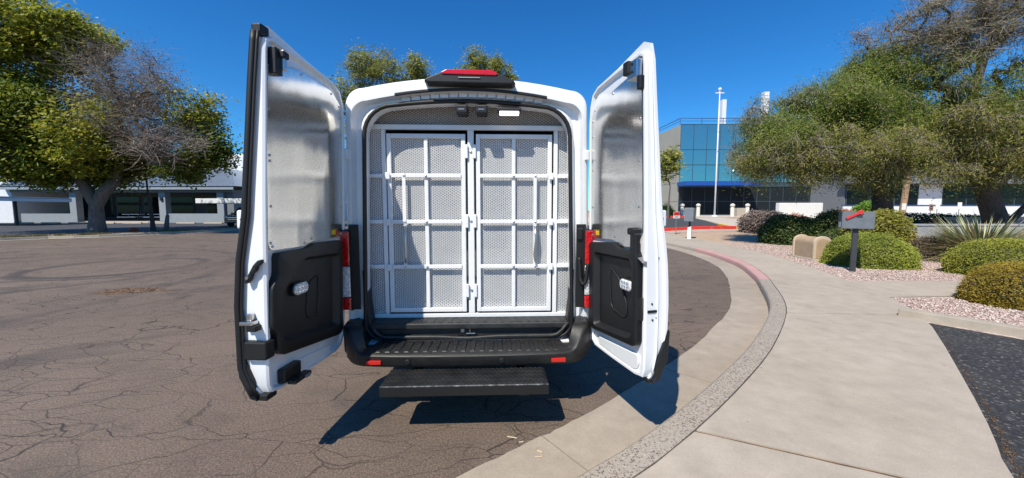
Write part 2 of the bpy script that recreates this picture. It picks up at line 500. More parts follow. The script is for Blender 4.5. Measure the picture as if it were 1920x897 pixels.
def flat_poly(name, pts, z, mat, parent=None):
    me = bpy.data.meshes.new(name)
    me.from_pydata([(p[0], p[1], z) for p in pts], [], [tuple(range(len(pts)))])
    bm = bmesh.new(); bm.from_mesh(me)
    bmesh.ops.triangulate(bm, faces=bm.faces[:])
    for f in bm.faces:
        if f.normal.z < 0: f.normal_flip()
    bm.to_mesh(me); bm.free()
    return link_mesh(name, me, mat, parent)

n = 64
tag(flat_poly('ground', [(900 * math.cos(2 * math.pi * k / n), 900 * math.sin(2 * math.pi * k / n)) for k in range(n)], -.03, M['soil']), 'bare tan soil stretching to the horizon', kind='structure')

LEFT = [(-40, -14), (-32, 4), (-25.5, 18.3), (-23.54, 20.3), (-22.11, 23.07), (-20.57, 27.25), (-16.5, 40), (-11, 60)]
LEFTS = spline(LEFT, 8)
asph = offset(KERB, -.44)
road_pts = [tuple(p) for p in LEFTS] + [(5, 60)] + [tuple(p) for p in asph[::-1]] + [(-3.5, -14)]
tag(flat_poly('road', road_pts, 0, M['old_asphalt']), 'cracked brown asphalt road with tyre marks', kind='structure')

# gutter pan: separate pours with joints between them
gut = empty('gutter'); tag(gut, 'concrete gutter pan between asphalt and kerb', kind='structure')
a0 = offset(KERB, -.50) + rng.normal(0, .006, KERB.shape); a1 = KERB.copy()
nk = len(KERB)
cuts = [0, 34, 52, 66, 80, 95, 110, nk - 1]
for i in range(len(cuts) - 1):
    m = MB(); s, e = cuts[i], cuts[i + 1]
    rows = []
    for k in range(s, e + 1):
        t0 = .006 / max(.02, np.linalg.norm(KERB[min(k + 1, nk - 1)] - KERB[max(k - 1, 0)])) if k in (s, e) else 0
        sg = 1 if k == s else -1
        tan = (KERB[min(k + 1, nk - 1)] - KERB[max(k - 1, 0)]); tan = tan / np.linalg.norm(tan) * (.005 * sg if k in (s, e) else 0)
        p, q = a0[k] + tan, a1[k] + tan
        rows.append([(p[0], p[1], -.02), (p[0], p[1], .006), (.5 * (p[0] + q[0]), .5 * (p[1] + q[1]), .003), (q[0], q[1], .004), (q[0], q[1], -.02)])
    m.loops(rows, True, True, True).build('gutter_slab', M['gutter_concrete'], gut)

# kerb: aggregate pours near the camera, faded pink paint further on
kb = empty('kerb'); tag(kb, 'curved kerb with exposed pebble top and a faded pink stretch', kind='structure')
kcuts = [(0, 44, 'exposed_aggregate'), (44, 69, 'exposed_aggregate'), (69, 84, 'exposed_aggregate'), (84, 97, 'faded_pink_paint'), (97, 112, 'faded_pink_paint'), (112, nk - 1, 'kerb_concrete')]
for s, e, mt in kcuts:
    rows = []
    for k in range(s, e + 1):
        tan = (KERB[min(k + 1, nk - 1)] - KERB[max(k - 1, 0)]); tan /= np.linalg.norm(tan)
        nrm = np.array([tan[1], -tan[0]]); sh = tan * (.004 if k == s else -.004 if k == e else 0)
        rise = .75 * sstep((KERB[k][1] - 14) / 24) * 0
        prof = [(0, -.02), (.005, .07), (.015, .115), (.035, .131), (.10, .136), (.200, .135), (.200, -.02)]
        rows.append([(*(KERB[k] + nrm * d + sh), z + rise) for d, z in prof])
    o = MB().loops(rows, True, True, True).build('kerb_segment', M[mt], kb)

# pavement slabs
sw = empty('pavement'); tag(sw, 'pale concrete pavement curving round to the right', kind='structure')
def near_i(line, p): return int(np.argmin(np.linalg.norm(line - np.array(p), axis=1)))
joints = [(0, 0)] + [(near_i(KB, a), near_i(EDGE, b)) for a, b in (((1.12, 2.3), (2.45, 1.62)), ((3.63, 4.89), (5.45, 4.85)), ((5.07, 7.21), (6.4, 6.5)), ((6.05, 9.5), (7.45, 9.3)),
                               ((6.75, 13), (8.35, 12.6)), ((6.9, 17), (8.85, 17)), ((6.75, 24), (9.0, 24)))] + [(len(KB) - 1, len(EDGE) - 1)]
def along(line, i, f):
    x = i + f; a = int(x); b = min(a + 1, len(line) - 1); return line[a] * (1 - (x - a)) + line[b] * (x - a)
for (l0, r0), (l1, r1) in zip(joints[:-1], joints[1:]):
    nu, nv = 14, 8
    top = []
    for v in range(nv + 1):
        f = v / nv; f = .004 + f * .992
        pl, pr_ = along(KB, l0, (l1 - l0) * f), along(EDGE, r0, (r1 - r0) * f)
        row = []
        for u in range(nu + 1):
            p = pl * (1 - u / nu) + pr_ * (u / nu)
            if u == 0: p = pl + (pr_ - pl) / np.linalg.norm(pr_ - pl) * .006
            row.append((p[0], p[1], ter(p[0], p[1]) + .014 + rng.normal(0, .0006)))
        top.append(row)
    m = MB(); m.loops(top, False)
    ring = [top[0][u] for u in range(nu + 1)] + [top[v][nu] for v in range(1, nv + 1)] + [top[nv][u] for u in range(nu - 1, -1, -1)] + [top[v][0] for v in range(nv - 1, 0, -1)]
    m.loops([ring, [(x, y, z - .03) for x, y, z in ring]], True)
    m.build('pavement_slab', M['sidewalk_concrete'], sw)

for li, ri in joints[1:-1]:
    a, b = KB[li], EDGE[ri]; t_ = (b - a) / np.linalg.norm(b - a); nn = np.array([-t_[1], t_[0]]) * .022
    m = MB(); m.loops([[(*(a + (b - a) * f - nn), ter(*(a + (b - a) * f)) + .005) for f in np.linspace(0, 1, 6)], [(*(a + (b - a) * f + nn), ter(*(a + (b - a) * f)) + .005) for f in np.linspace(0, 1, 6)]], False)
    m.build('joint_filler', M['pothole_earth'], sw)
# planted ground on the right, rising gently towards the glass building
ys = np.concatenate([np.arange(-2.6, 14, .6), np.arange(14, 48, 1.0), [50, 60, 80, 110]])
rows = []
for y in ys:
    yy = min(max(y, KB[0][1]), KB[-1][1]); x0 = float(np.interp(yy, KB[:, 1], KB[:, 0])) + .03
    if y < KB[0][1]: x0 = KB[0][0] + (y - KB[0][1]) * .9
    xs = x0 + (110 - x0) * np.linspace(0, 1, 70) ** 2.2
    rows.append([(x, y, ter(x, y)) for x in xs])
m = MB(); m.loops(rows, False)
tag(m.build('gravel_bed', M['gravel_ground'], smooth=True), 'pink gravel and tan earth of the planting bed', kind='structure')

# side path, near driveway, its kerb
def drape(name, pts_rows, dz, mat, label, parent=None):
    m = MB(); m.loops([[(x, y, ter(x, y) + dz) for x, y in r] for r in pts_rows], False)
    o = m.build(name, mat, parent)
    if label: tag(o, label, kind='structure')
    return o
drape('side_path', [[(6.0 + .2 * t, 5.85), (7.5 + .2 * t, 5.92), (10.0, 6.0), (16, 6.2)] if t == 0 else [(6.55, 7.2), (8, 7.22), (10, 7.25), (16, 7.4)] for t in (0, 1)], .008, M['sidewalk_concrete'], 'concrete side path leaving the pavement to the right')
ed = [tuple(p) for p in EDGE if .3 < p[1] < 4.55]
m = flat_poly('near_driveway', [(x - .05, y) for x, y in ed] + [(5.12, 4.62), (7.9, .0), (6, -2), (1, -.6)], .1275, M['driveway_asphalt'])
tag(m, 'dark worn asphalt driveway at the pavement edge', kind='structure')
nk_ = empty('driveway_kerb'); tag(nk_, 'low concrete kerb between dark driveway and gravel', kind='structure')
k0, k1 = Vector((5.12, 4.80, 0)), Vector((8.2, -.25, 0)); kd = (k1 - k0).normalized(); kn = Vector((-kd.y, kd.x, 0))
for i in range(5):
    a = k0 + kd * (i * 1.18 + .004); b = k0 + kd * ((i + 1) * 1.18 - .004)
    MB().quadbox([(*(a - kn * .0).xy, .10), (*(b).xy, .10), (*(b + kn * .14).xy, .10), (*(a + kn * .14).xy, .10),
                  (*(a + kn * .02).xy, .225), (*(b + kn * .02).xy, .225), (*(b + kn * .14).xy, .23), (*(a + kn * .14).xy, .23)]).build('kerb_segment', M['kerb_concrete'], nk_, bevel=.012)
# dirt and leaf crumbs caught along the pavement edge
cr = []; cf = []
def pebbles(P, S, zf):
    """squashed octahedra"""
    N = len(P)
    base = np.array([(1, 0, 0), (0, 1, 0), (-1, 0, 0), (0, -1, 0), (0, 0, .75), (0, 0, -.75)], float)
    ang = rng.uniform(0, 2 * np.pi, N); sx = rng.uniform(.7, 1.3, N); sy = rng.uniform(.6, 1.1, N)
    V = base[None] * np.stack([S * sx, S * sy, S * .8], 1)[:, None, :]
    V += rng.normal(0, .16, V.shape) * S[:, None, None]
    c, s = np.cos(ang)[:, None], np.sin(ang)[:, None]
    X = V[..., 0] * c - V[..., 1] * s; Y = V[..., 0] * s + V[..., 1] * c
    V = np.stack([X + P[:, 0:1], Y + P[:, 1:2], V[..., 2] + zf[:, None]], -1)
    F = np.array([(0, 1, 4), (1, 2, 4), (2, 3, 4), (3, 0, 4), (1, 0, 5), (2, 1, 5), (3, 2, 5), (0, 3, 5)])
    return V.reshape(-1, 3), (F[None] + (np.arange(N) * 6)[:, None, None]).reshape(-1, 3)
idx = rng.integers(28, 60, 700); fr = rng.random(700)
P = np.array([along(EDGE, i, f) for i, f in zip(idx, fr)]) + rng.normal(0, .014, (700, 2)) + np.array([.03, -.02])
V, Fc = pebbles(P, rng.uniform(.002, .006, 700), np.full(700, .132))
tag(fast_mesh('edge_litter', V, Fc, M['pothole_earth']), 'grit and leaf crumbs along the pavement edge', kind='stuff')
# loose gravel
N = 130000
P = np.stack([rng.uniform(5.2, 15, N), rng.uniform(2.2, 15.5, N)], 1)
ex_ = np.interp(P[:, 1], EDGE[:, 1], EDGE[:, 0])
side = (P[:, 0] - k0.x) * kn.x + (P[:, 1] - k0.y) * kn.y
ok = (P[:, 0] > ex_ + .03) & ~((P[:, 1] > 5.80) & (P[:, 1] < 7.28 + (P[:, 0] - 6) * .01)) & (side > .16)
ok &= rng.random(N) < np.clip(1.25 - (P[:, 1] - 3) / 16, .25, 1)
P = P[ok]; S = rng.uniform(.008, .023, len(P))
V, Fc = pebbles(P, S, .122 + S * .3)
tag(fast_mesh('loose_gravel', V, Fc, M['pebble']), 'loose pink landscaping gravel', kind='stuff')

# pothole with crumbling earth, straw sticks
ph = []
for k in range(40):
    a = 2 * math.pi * k / 40; r = 1 + .25 * math.sin(3 * a + 1) + .12 * math.sin(7 * a) + rng.normal(0, .05)
    ph.append((-7.25 + .50 * r * math.cos(a) * (1 + .35 * math.sin(2 * a + .6)), 6.9 + .26 * r * math.sin(a)))
tag(flat_poly('asphalt_patch', ph, .004, M['pothole_earth']), 'broken earthy patch in the asphalt', kind='structure')
N = 110; a = rng.uniform(0, 2 * np.pi, N); r = np.sqrt(rng.random(N)) * 1.1
P = np.stack([-7.25 + .5 * r * np.cos(a), 6.9 + .24 * r * np.sin(a)], 1); S = rng.uniform(.004, .02, N)
V, Fc = pebbles(P, S, S * .5)
o = fast_mesh('patch_rubble', V, Fc, M['pothole_earth']); tag(o, 'crumbs of broken asphalt in the earthy patch', kind='stuff')
for i, (x, y, L, a, lb) in enumerate(((.0, 2.36, .09, -.25, 'longest pale straw stick on the asphalt near the step shadow'), (.06, 2.31, .04, .2, 'short pale straw piece just right of the longest stick'),
                        (.155, 2.24, .055, .9, 'pale straw stem lying steeply on the gutter'), (.175, 2.215, .05, -.5, 'pale straw stem lying flat across the gutter'), (.165, 2.165, .06, .1, 'pale straw stem nearest the camera on the gutter'))):
    d = Vector((math.cos(a), math.sin(a), 0)) * L / 2; d *= .75; w = Vector((-d.y, d.x, 0)).normalized() * .0035
    z = .007
    o = MB().loops([[Vector((x, y, z)) - d * f + w * g + Vector((0, 0, h)) for g, h in ((-1, 0), (0, .006), (1, 0))] for f in (1, .3, -.4, -1)], True, True, True).build('straw_stick', M['straw'])
    tag(o, lb, 'straw', 'straw bits behind the van')

# left verge, lot and kerb
lk = empty('verge_kerb'); tag(lk, 'low concrete kerb along the far left side of the road', kind='structure')
LL = LEFTS[20:]
acc = np.concatenate([[0], np.cumsum(np.linalg.norm(np.diff(LEFTS, axis=0), axis=1))])
def lpt(s): return np.array([np.interp(s, acc, LEFTS[:, 0]), np.interp(s, acc, LEFTS[:, 1])])
s = 16.0
while s < 62:
    rows = []
    for k in range(4):
        a = s + .01 + (2.98 - .02) * k / 3 + .0; p = lpt(a); q = lpt(a + .05); tn = (q - p) / np.linalg.norm(q - p); nr = np.array([-tn[1], tn[0]])
        rows.append([(*(p + nr * d), z) for d, z in ((-.35, -.02), (-.35, .012), (0, .016), (.02, .13), (.16, .135), (.16, -.02))])
    MB().loops(rows, True, True, True).build('kerb_segment', M['kerb_concrete'], lk)
    s += 2.98
ver = offset(LEFTS, -.17); ver2 = offset(LEFTS, -2.6)
m = MB(); m.loops([[(x, y, .10) for x, y in ver], [(x, y, .11) for x, y in ver2]], False)
tag(m.build('verge', M['soil']), 'narrow strip of dry earth and grass beyond the left kerb', kind='structure')
tag(flat_poly('parking_lot', [tuple(p) for p in ver2] + [(-11, 64), (-120, 64), (-120, -14)], .06, M['dark_asphalt']), 'dark grey parking lot in front of the left building', kind='structure')
def blades(name, P, zf, h, mat, label, parent=None, lean=.35, w=.02):
    N = len(P); a = rng.uniform(0, 2 * np.pi, N); H_ = rng.uniform(.5, 1, N) * h; L = rng.uniform(0, lean, N) * H_
    d = np.stack([np.cos(a), np.sin(a)], 1); b = rng.uniform(0, 2 * np.pi, N); wd = np.stack([np.cos(b), np.sin(b)], 1) * w
    z = zf
    A_ = np.concatenate([P - wd, z[:, None]], 1); B_ = np.concatenate([P + wd, z[:, None]], 1); C_ = np.concatenate([P + d * L[:, None], (z + H_)[:, None]], 1)
    V = np.stack([A_, B_, C_], 1).reshape(-1, 3); F_ = np.arange(3 * N).reshape(-1, 3)
    return tag(fast_mesh(name, V, F_, mat, parent), label, kind='stuff')
ss = rng.uniform(24, 52, 16000); tt = rng.uniform(.25, 2.3, 16000)
P = np.array([lpt(s_) for s_ in ss]); Q = np.array([lpt(s_ + .05) for s_ in ss]) - P; Q /= np.linalg.norm(Q, axis=1)[:, None]
P = P + np.stack([-Q[:, 1], Q[:, 0]], 1) * tt[:, None]
keep = (np.sin(P[:, 0] * .9) + np.sin(P[:, 1] * 1.3) + rng.normal(0, .5, len(P))) > -.3
blades('verge_grass', P[keep], np.full(keep.sum(), .1), .13, M['grass_blade'], 'patchy grass on the left verge', w=.015)

# far driveway, red kerbs and plaza on the right
def gridrows(x0, x1, y0, y1, nx, ny, skew=0): return [[(x0 + (x1 - x0) * i / nx + skew * j / ny, y0 + (y1 - y0) * j / ny) for i in range(nx + 1)] for j in range(ny + 1)]
drape('entrance_driveway', gridrows(4, 13.9, 23.2, 33.4, 10, 10, 2.6), .02, M['dark_asphalt'], 'grey asphalt entrance drive behind the red kerb')
drape('entrance_apron', gridrows(14.2, 17.3, 22.6, 35.2, 4, 10, 2.6), .014, M['patio_concrete'], 'tan concrete ramp beside the entrance drive')
drape('plaza', gridrows(8, 34, 34, 46.5, 12, 12), .024, M['patio_concrete'], 'pale concrete plaza before the glass building')
drape('roadside_concrete', gridrows(9.1, 13.9, 21.2, 22.7, 6, 3), .012, M['sidewalk_concrete'], 'concrete strip in front of the red kerb')
def kerb_run(name, label, pts, mat, h=.17, w=.18):
    t = empty(name, (0, 0, 0)); tag(t, label, kind='structure')
    for (xa, ya), (xb, yb) in zip(pts[:-1], pts[1:]):
        d = Vector((xb - xa, yb - ya, 0)); nn = Vector((-d.y, d.x, 0)).normalized() * w; e = d.normalized() * .004
        za, zb = ter(xa, ya), ter(xb, yb)
        MB().quadbox([(xa + e.x, ya, za - .1), (xb - e.x, yb, zb - .1), (xb + nn.x - e.x, yb + nn.y, zb - .1), (xa + nn.x + e.x, ya + nn.y, za - .1),
                      (xa + e.x, ya, za + h), (xb - e.x, yb, zb + h), (xb + nn.x - e.x, yb + nn.y, zb + h), (xa + nn.x + e.x, ya + nn.y, za + h)]).build('kerb_segment', mat, t, bevel=.02)
kerb_run('red_kerb', 'bright red painted kerb along the entrance drive', [(6.5, 22.4), (9, 22.55), (11.5, 22.7), (13.9, 22.75)], M['red_kerb_paint'], .2)
kerb_run('yellow_kerb', 'short yellow painted kerb end beside the tan ramp', [(13.95, 22.75), (14.25, 25.2)], M['yellow_kerb_paint'], .16)
kerb_run('far_red_kerb', 'red painted kerb across the far side of the entrance drive', [(10.0, 33.6), (13.2, 33.6), (16.2, 33.6)], M['red_kerb_paint'], .2)

# ------------------------------------------------------------------ left building
lb = empty('patio_building', (-45, 44, 0)); tag(lb, 'white stucco building with grey metal patio roof behind the parking lot', 'building')
def lbx(name, mat, x0, x1, y0, y1, z0, z1, bevel=0, parent=lb):
    o = MB().box(x0 + 45, x1 + 45, y0 - 44, y1 - 44, z0, z1).build(name, mat, parent, bevel=bevel); return o
lbx('tall_wall', M['white_stucco'], -95, -24, 52, 60, 0, 9.4)
lbx('wing_wall', M['white_stucco'], -95, -57.6, 42.6, 51.9, 0, 5.6)
lbx('low_wall', M['pale_grey_paint'], -57.0, -51.0, 42.8, 43.1, 0, 1.12)
lbx('low_wall', M['pale_grey_paint'], -40.1, -34.0, 42.8, 43.1, 0, 1.12)
for x in (-51.0, -40.7, -34.0): lbx('post', M['pale_grey_paint'], x, x + .75, 42.6, 43.3, 0, 3.9)
lbx('end_wall', M['grey_paint'], -33.2, -32.3, 42.9, 48, 0, 3.9)
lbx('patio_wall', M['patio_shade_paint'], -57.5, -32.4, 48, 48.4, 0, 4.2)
lbx('patio_floor', M['patio_concrete'], -57.4, -32.4, 43.15, 47.85, 0, .2)
lbx('patio_step', M['patio_concrete'], -49.5, -40.9, 41.4, 42.85, 0, .16)
for x0, x1 in ((-56, -51.6), (-51.2, -48.2), (-47.7, -44.6), (-44.4, -41.2), (-39.6, -36.6), (-36.4, -33.4)):
    w = lbx('window', M['mullion'], x0, x1, 47.9, 47.98, .5, 3.3); lbx('pane', M['dark_window'], x0 + .1, x1 - .1, 47.86, 47.89, .6, 3.2, parent=w)
lbx('fascia', M['pale_grey_paint'], -58.2, -31.6, 42.0, 42.15, 3.85, 4.25)
lbx('beam', M['grey_paint'], -57.5, -32, 42.4, 42.7, 3.55, 3.84)
# hipped metal roof made of ribbed sheets
x0, x1, y0, y1, zr = -58.4, -31.4, 41.9, 52, 4.26
rf = MB().loops([[(x0 + 45, y0 - 44, zr), (x1 + 45, y0 - 44, zr), (x1 + 45, 7.9, zr), (x0 + 45, 7.9, zr)],
                 [(-53.5 + 45, 4.0, 6.75), (-36.2 + 45, 4.0, 6.75), (-36.2 + 45, 7.9, 6.75), (-53.5 + 45, 7.9, 6.75)]], True, True, True).build('roof', M['roof_metal'], lb)
k = 0
xx = x0 + .2
while xx < x1 - .2:
    tL = min(1, (xx - x0) / (-53.5 - x0)) if xx < -53.5 else 1; tR = min(1, (x1 - xx) / (x1 + 36.2)) if xx > -36.2 else 1
    tt_ = min(tL, tR)
    ya, za = y0 - 44, zr; yb, zb = ya + (4.0 - ya) * tt_, zr + (6.75 - zr) * tt_
    MB().quadbox([(xx + 45 - .04, ya, za), (xx + 45 + .04, ya, za), (xx + 45 + .04, yb, zb), (xx + 45 - .04, yb, zb),
                  (xx + 45 - .03, ya, za + .07), (xx + 45 + .03, ya, za + .07), (xx + 45 + .03, yb, zb + .07), (xx + 45 - .03, yb, zb + .07)]).build('rib', M['roof_metal'], rf)
    xx += .34
wl = lbx('wall_lamp', M['dark_steel'], -40.45, -40.2, 42.45, 42.6, 2.6, 3.0)

# wheel stops
for i, px in enumerate((45, 96, 147, 198, 249, 299, 349, 400)):
    X = (px - 960) * 40 / 690
    o = empty('wheel_stop', (X, 40, .06))
    MB().loops([[(sx, -.1, 0), (sx, -.06, .15), (sx, .06, .15), (sx, .1, 0)] for sx in (-1.0, 1.0)], True, True, True).build('stop_bar', M['kerb_concrete'], o, bevel=.015)
    for sx in (-.7, .7): MB().lathe([(.03, .15), (.03, .158), (.012, .16)], 8, (sx, 0, 0)).build('pin', M['dark_steel'], o)
    lab = ['leftmost pale wheel stop before the white wing wall', 'second pale wheel stop from the left', 'third wheel stop from the left, left of the big trunk', 'fourth wheel stop, just behind the big tree trunk',
           'fifth wheel stop, below the picnic tables', 'sixth wheel stop, beside the slim tree', 'seventh wheel stop, second from the right end of the row', 'rightmost wheel stop in the row by the parked car'][i]
    tag(o, lab, 'wheel stop', 'wheel stops in the parking lot')

# picnic tables on the patio
for X, lb_ in ((-46.4, 'white picnic table with benches nearer the big tree trunk'), (-43.3, 'white picnic table with benches beside the slim tree')):
    t = empty('picnic_table', (X, 45.2, .2)); tag(t, lb_, 'picnic table', 'picnic tables on the patio')
    MB().box(-1.0, 1.0, -.4, .4, .78, .85).build('table_top', M['white_metal'], t, bevel=.01)
    for sy in (-.85, .85): MB().box(-1.0, 1.0, sy - .14, sy + .14, .46, .52).build('bench', M['white_metal'], t, bevel=.01)
    for sx in (-.6, .6): MB().tube([(sx, 0, 0), (sx, 0, .78)], .05).tube([(sx, -.85, .46), (sx, 0, .25), (sx, .85, .46)], .035).build('leg', M['post_dark'], t)
    for sx in (-.6,): pass
t = empty('patio_stool', (-49.1, 44.2, .2)); tag(t, 'dark stool with steel stem beside the big tree trunk', 'stool')
MB().lathe([(.22, .72), (.24, .75), (.22, .79)], 14).build('seat', M['dark_steel'], t); MB().tube([(0, 0, .02), (0, 0, .72)], .035).build('stem', M['steel'], t); MB().lathe([(.24, 0), (.22, .03), (.05, .05)], 14).build('base', M['steel'], t)

# carports
def carport(x0, x1, y0, y1, zt, posts, label):
    t = empty('carport', ((x0 + x1) / 2, y0, .06)); tag(t, label, 'carport', 'carports in the parking lot'); c = (x0 + x1) / 2
    MB().box(x0 - c, x1 - c, 0, y1 - y0, zt - .12, zt - .08).build('roof_deck', M['roof_metal'], t)
    MB().box(x0 - c, x1 - c, -.06, -.002, zt - .42, zt).build('fascia', M['white_metal'], t, bevel=.01)
    for sx in (x0 - c, x1 - c - .06): MB().box(sx, sx + .06, 0, y1 - y0, zt - .42, zt - .002).build('side_fascia', M['white_metal'], t)
    for px in posts: MB().box(px - c - .08, px - c + .08, (y1 - y0) * .5 - .08, (y1 - y0) * .5 + .08, 0, zt - .122).build('post', M['post_dark'], t)
    for px in posts: MB().box(px - c - .06, px - c + .06, .02, y1 - y0 - .02, zt - .34, zt - .124).build('beam', M['post_dark'], t)
carport(-28.2, -15.5, 33, 38.4, 2.5, (-23.9, -17.5), 'flat carport with white fascia beside the parked car')
carport(-62, -45.7, 33, 38.4, 2.7, (-57, -48), 'flat carport at the far left edge behind the tree')

# parked SUV
def suv(loc, rz, label):
    t = empty('parked_car', loc, rz); tag(t, label, 'car')
    W = .95
    def sec(y, w, zs): return [(-w, y, zs[0]), (-w * 1.0, y, zs[1]), (-w * .93, y, zs[2]), (w * .93, y, zs[2]), (w, y, zs[1]), (w, y, zs[0])]
    MB().loops([sec(-2.35, .78, (.4, .7, .85)), sec(-2.25, .9, (.32, .85, 1.0)), sec(-1.1, W, (.3, .95, 1.12)), sec(1.9, W, (.3, .95, 1.12)), sec(2.3, .9, (.35, .9, 1.05))], True, True, True).build('body', M['car_black'], t, bevel=.04, seg=3)
    cab = MB().loops([[(-.86, -1.15, 1.1), (.86, -1.15, 1.1), (.9, 2.1, 1.1), (-.9, 2.1, 1.1)], [(-.68, -.45, 1.72), (.68, -.45, 1.72), (.7, 1.9, 1.72), (-.7, 1.9, 1.72)]], True, True, True).build('cabin', M['car_black'], t, bevel=.05, seg=3)
    MB().quadbox([(-.74, -1.125, 1.14), (.74, -1.125, 1.14), (.74, -1.1, 1.14), (-.74, -1.1, 1.14), (-.6, -.53, 1.68), (.6, -.53, 1.68), (.6, -.5, 1.68), (-.6, -.5, 1.68)]).build('windshield', M['car_glass'], cab)
    MB().box(-.52, .52, -2.42, -2.3, .62, .68).box(-.55, .55, -2.42, -2.3, .78, .84).build('grille', M['chrome'], t, bevel=.01)
    MB().box(-.75, .75, -2.44, -2.3, .40, .50).build('bumper', M['hub_grey'], t, bevel=.02)
    for sx in (-1, 1):
        MB().box(sx * .72 - .14, sx * .72 + .14, -2.37, -2.25, .76, .92).build('headlight', M['clear_lens'], t, bevel=.03)
        MB().box(sx * 1.02 - .09, sx * 1.02 + .09, -.95, -.85, 1.08, 1.25).build('mirror', M['car_black'], t, bevel=.03)
        for y in (-1.45, 1.4):
            w = MB().loops([[(sx * (.72 if q < .5 else .96), y + r * math.cos(a), .36 + r * math.sin(a)) for a in np.linspace(0, 2 * math.pi, 20, endpoint=False)] for q, r in ((0, .3), (.2, .36), (.8, .36), (1, .3))], True, True, True).build('wheel', M['tyre_rubber'], t)
            MB().loops([[(sx * xx_, y + r * math.cos(a), .36 + r * math.sin(a)) for a in np.linspace(0, 2 * math.pi, 16, endpoint=False)] for xx_, r in ((.955, .23), (.968, .2))], True, True, True).build('rim', M['hub_grey'], w)
suv((-24.6, 34.6, .06), .12, 'black car parked nose forward under the carport at left')

# ------------------------------------------------------------------ glass building on the right
gb = empty('glass_building', (24, 46, .85)); tag(gb, 'two storey building with blue green mirror glass and blue canopy', 'building')
def gbx(name, mat, x0, x1, y0, y1, z0, z1, parent=gb, bevel=0): return MB().box(x0 - 24, x1 - 24, y0 - 46, y1 - 46, z0 - .85, z1 - .85).build(name, mat, parent, bevel=bevel)
gx0, gw, gn = 20.7, 1.62, 13
gx1 = gx0 + gw * gn
gbx('core', M['grey_paint'], 20.9, gx1, 46.2, 60, .2, 11.9)
zs = [.95, 2.6, 4.4, 4.95, 7.1, 8.95, 12.0]
for r in range(len(zs) - 1):
    if r == 2: continue
    me = None
    for c in range(gn):
        x = gx0 + c * gw
        if me is None:
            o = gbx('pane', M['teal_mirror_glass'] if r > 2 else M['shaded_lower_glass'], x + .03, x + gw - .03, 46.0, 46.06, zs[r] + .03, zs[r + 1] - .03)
            me = o
        else:
            q = me.copy(); col.objects.link(q); q.location.x += c * gw
            q.rotation_euler = (rng.normal(0, .0012), 0, rng.normal(0, .0015))
for z in zs: gbx('mullion_rail', M['mullion'], gx0, gx1, 45.96, 46.03, z - .035, z + .035)
for c in range(gn + 1): gbx('mullion_post', M['mullion'], gx0 + c * gw - .025, gx0 + c * gw + .025, 45.97, 46.04, .95, 12.0)
gbx('canopy', M['blue_fascia'], 20.4, 29.3, 43.6, 45.9, 4.42, 4.93, bevel=.03)
gbx('spandrel', M['mullion'], 29.35, gx1, 45.9, 46.1, 4.42, 4.93)
# receding side wall of tan panels
for i, (z0, z1) in enumerate(((.2, 2.6), (2.62, 4.9), (4.92, 8.0), (8.02, 12.0))):
    MB().quadbox([(-3.34, .1, z0 - .85), (-3.0, .0, z0 - .85), (-2.9, 10, z0 - .85), (-3.9, 10, z0 - .85), (-3.34, .1, z1 - .87), (-3.0, .0, z1 - .87), (-2.9, 10, z1 - .87), (-3.9, 10, z1 - .87)]).build('side_panel', M['tan_panel'], gb)
ra = MB()
pts = [(-4.6, 10), (-3.5, .05)] + [(x - 24, .1) for x in np.arange(gx0 + 2.2, gx1, 2.4)]
pts = [(-3.9, 10), (-3.35, .15)] + [(x - 24, .15) for x in np.arange(gx0 + 2.6, gx1, 2.6)]
rl = MB(); rl.tube([(x, y, 12.75 - .85) for x, y in pts], .05, 6).tube([(x, y, 12.42 - .85) for x, y in pts], .035, 6).build('roof_rail', M['blue_rail'], gb)
for x, y in pts: MB().tube([(x, y, 11.12), (x, y, 11.9)], .045, 6).build('rail_post', M['blue_rail'], gb)
gbx('roof_pylon', M['white_stucco'], 26.5, 27.0, 47.5, 48.2, 11.9, 15.4); gbx('roof_pylon', M['white_stucco'], 31.4, 32.0, 47, 47.6, 11.9, 16.2)
gbx('rooftop_unit', M['white_stucco'], 38.2, 41.2, 48, 52, 11.9, 16.8)

lowb = empty('office_building', (40, 30, .7)); tag(lowb, 'low white office building with dark window band and blue stripe behind the trees', 'building')
def obx(name, mat, x0, x1, y0, y1, z0, z1, parent=lowb): return MB().box(x0 - 40, x1 - 40, y0 - 30, y1 - 30, z0 - .7, z1 - .7).build(name, mat, parent)
obx('wall', M['grey_paint'], 27.0, 75, 30.1, 33.5, .2, 5.2)
obx('base_panel', M['white_stucco'], 26.9, 75, 30.0, 30.09, .2, 1.86)
obx('stripe', M['blue_fascia'], 26.8, 75, 29.97, 30.085, 1.87, 1.935)
x = 27.1
i = 0
while x < 52:
    if i in (3, 9): obx('wall_panel', M['white_stucco'], x, x + 1.9, 30.0, 30.09, 1.945, 3.6)
    else:
        w = obx('window', M['mullion'], x, x + 1.9, 30.0, 30.09, 1.945, 3.6); obx('pane', M['dark_window'], x + .06, x + 1.84, 29.97, 29.995, 1.99, 3.55, w)
    x += 1.95; i += 1
obx('eave', M['grey_paint'], 26.6, 75, 29.2, 30.085, 3.62, 4.0)

# ------------------------------------------------------------------ the van
van = empty('cargo_van', (-.335, 2.85, 0), R(2.2))
tag(van, 'white cargo van seen from behind with both rear doors wide open', 'van')
PAINT, TRIM, RUB = M['van_paint'], M['black_trim'], M['black_rubber']

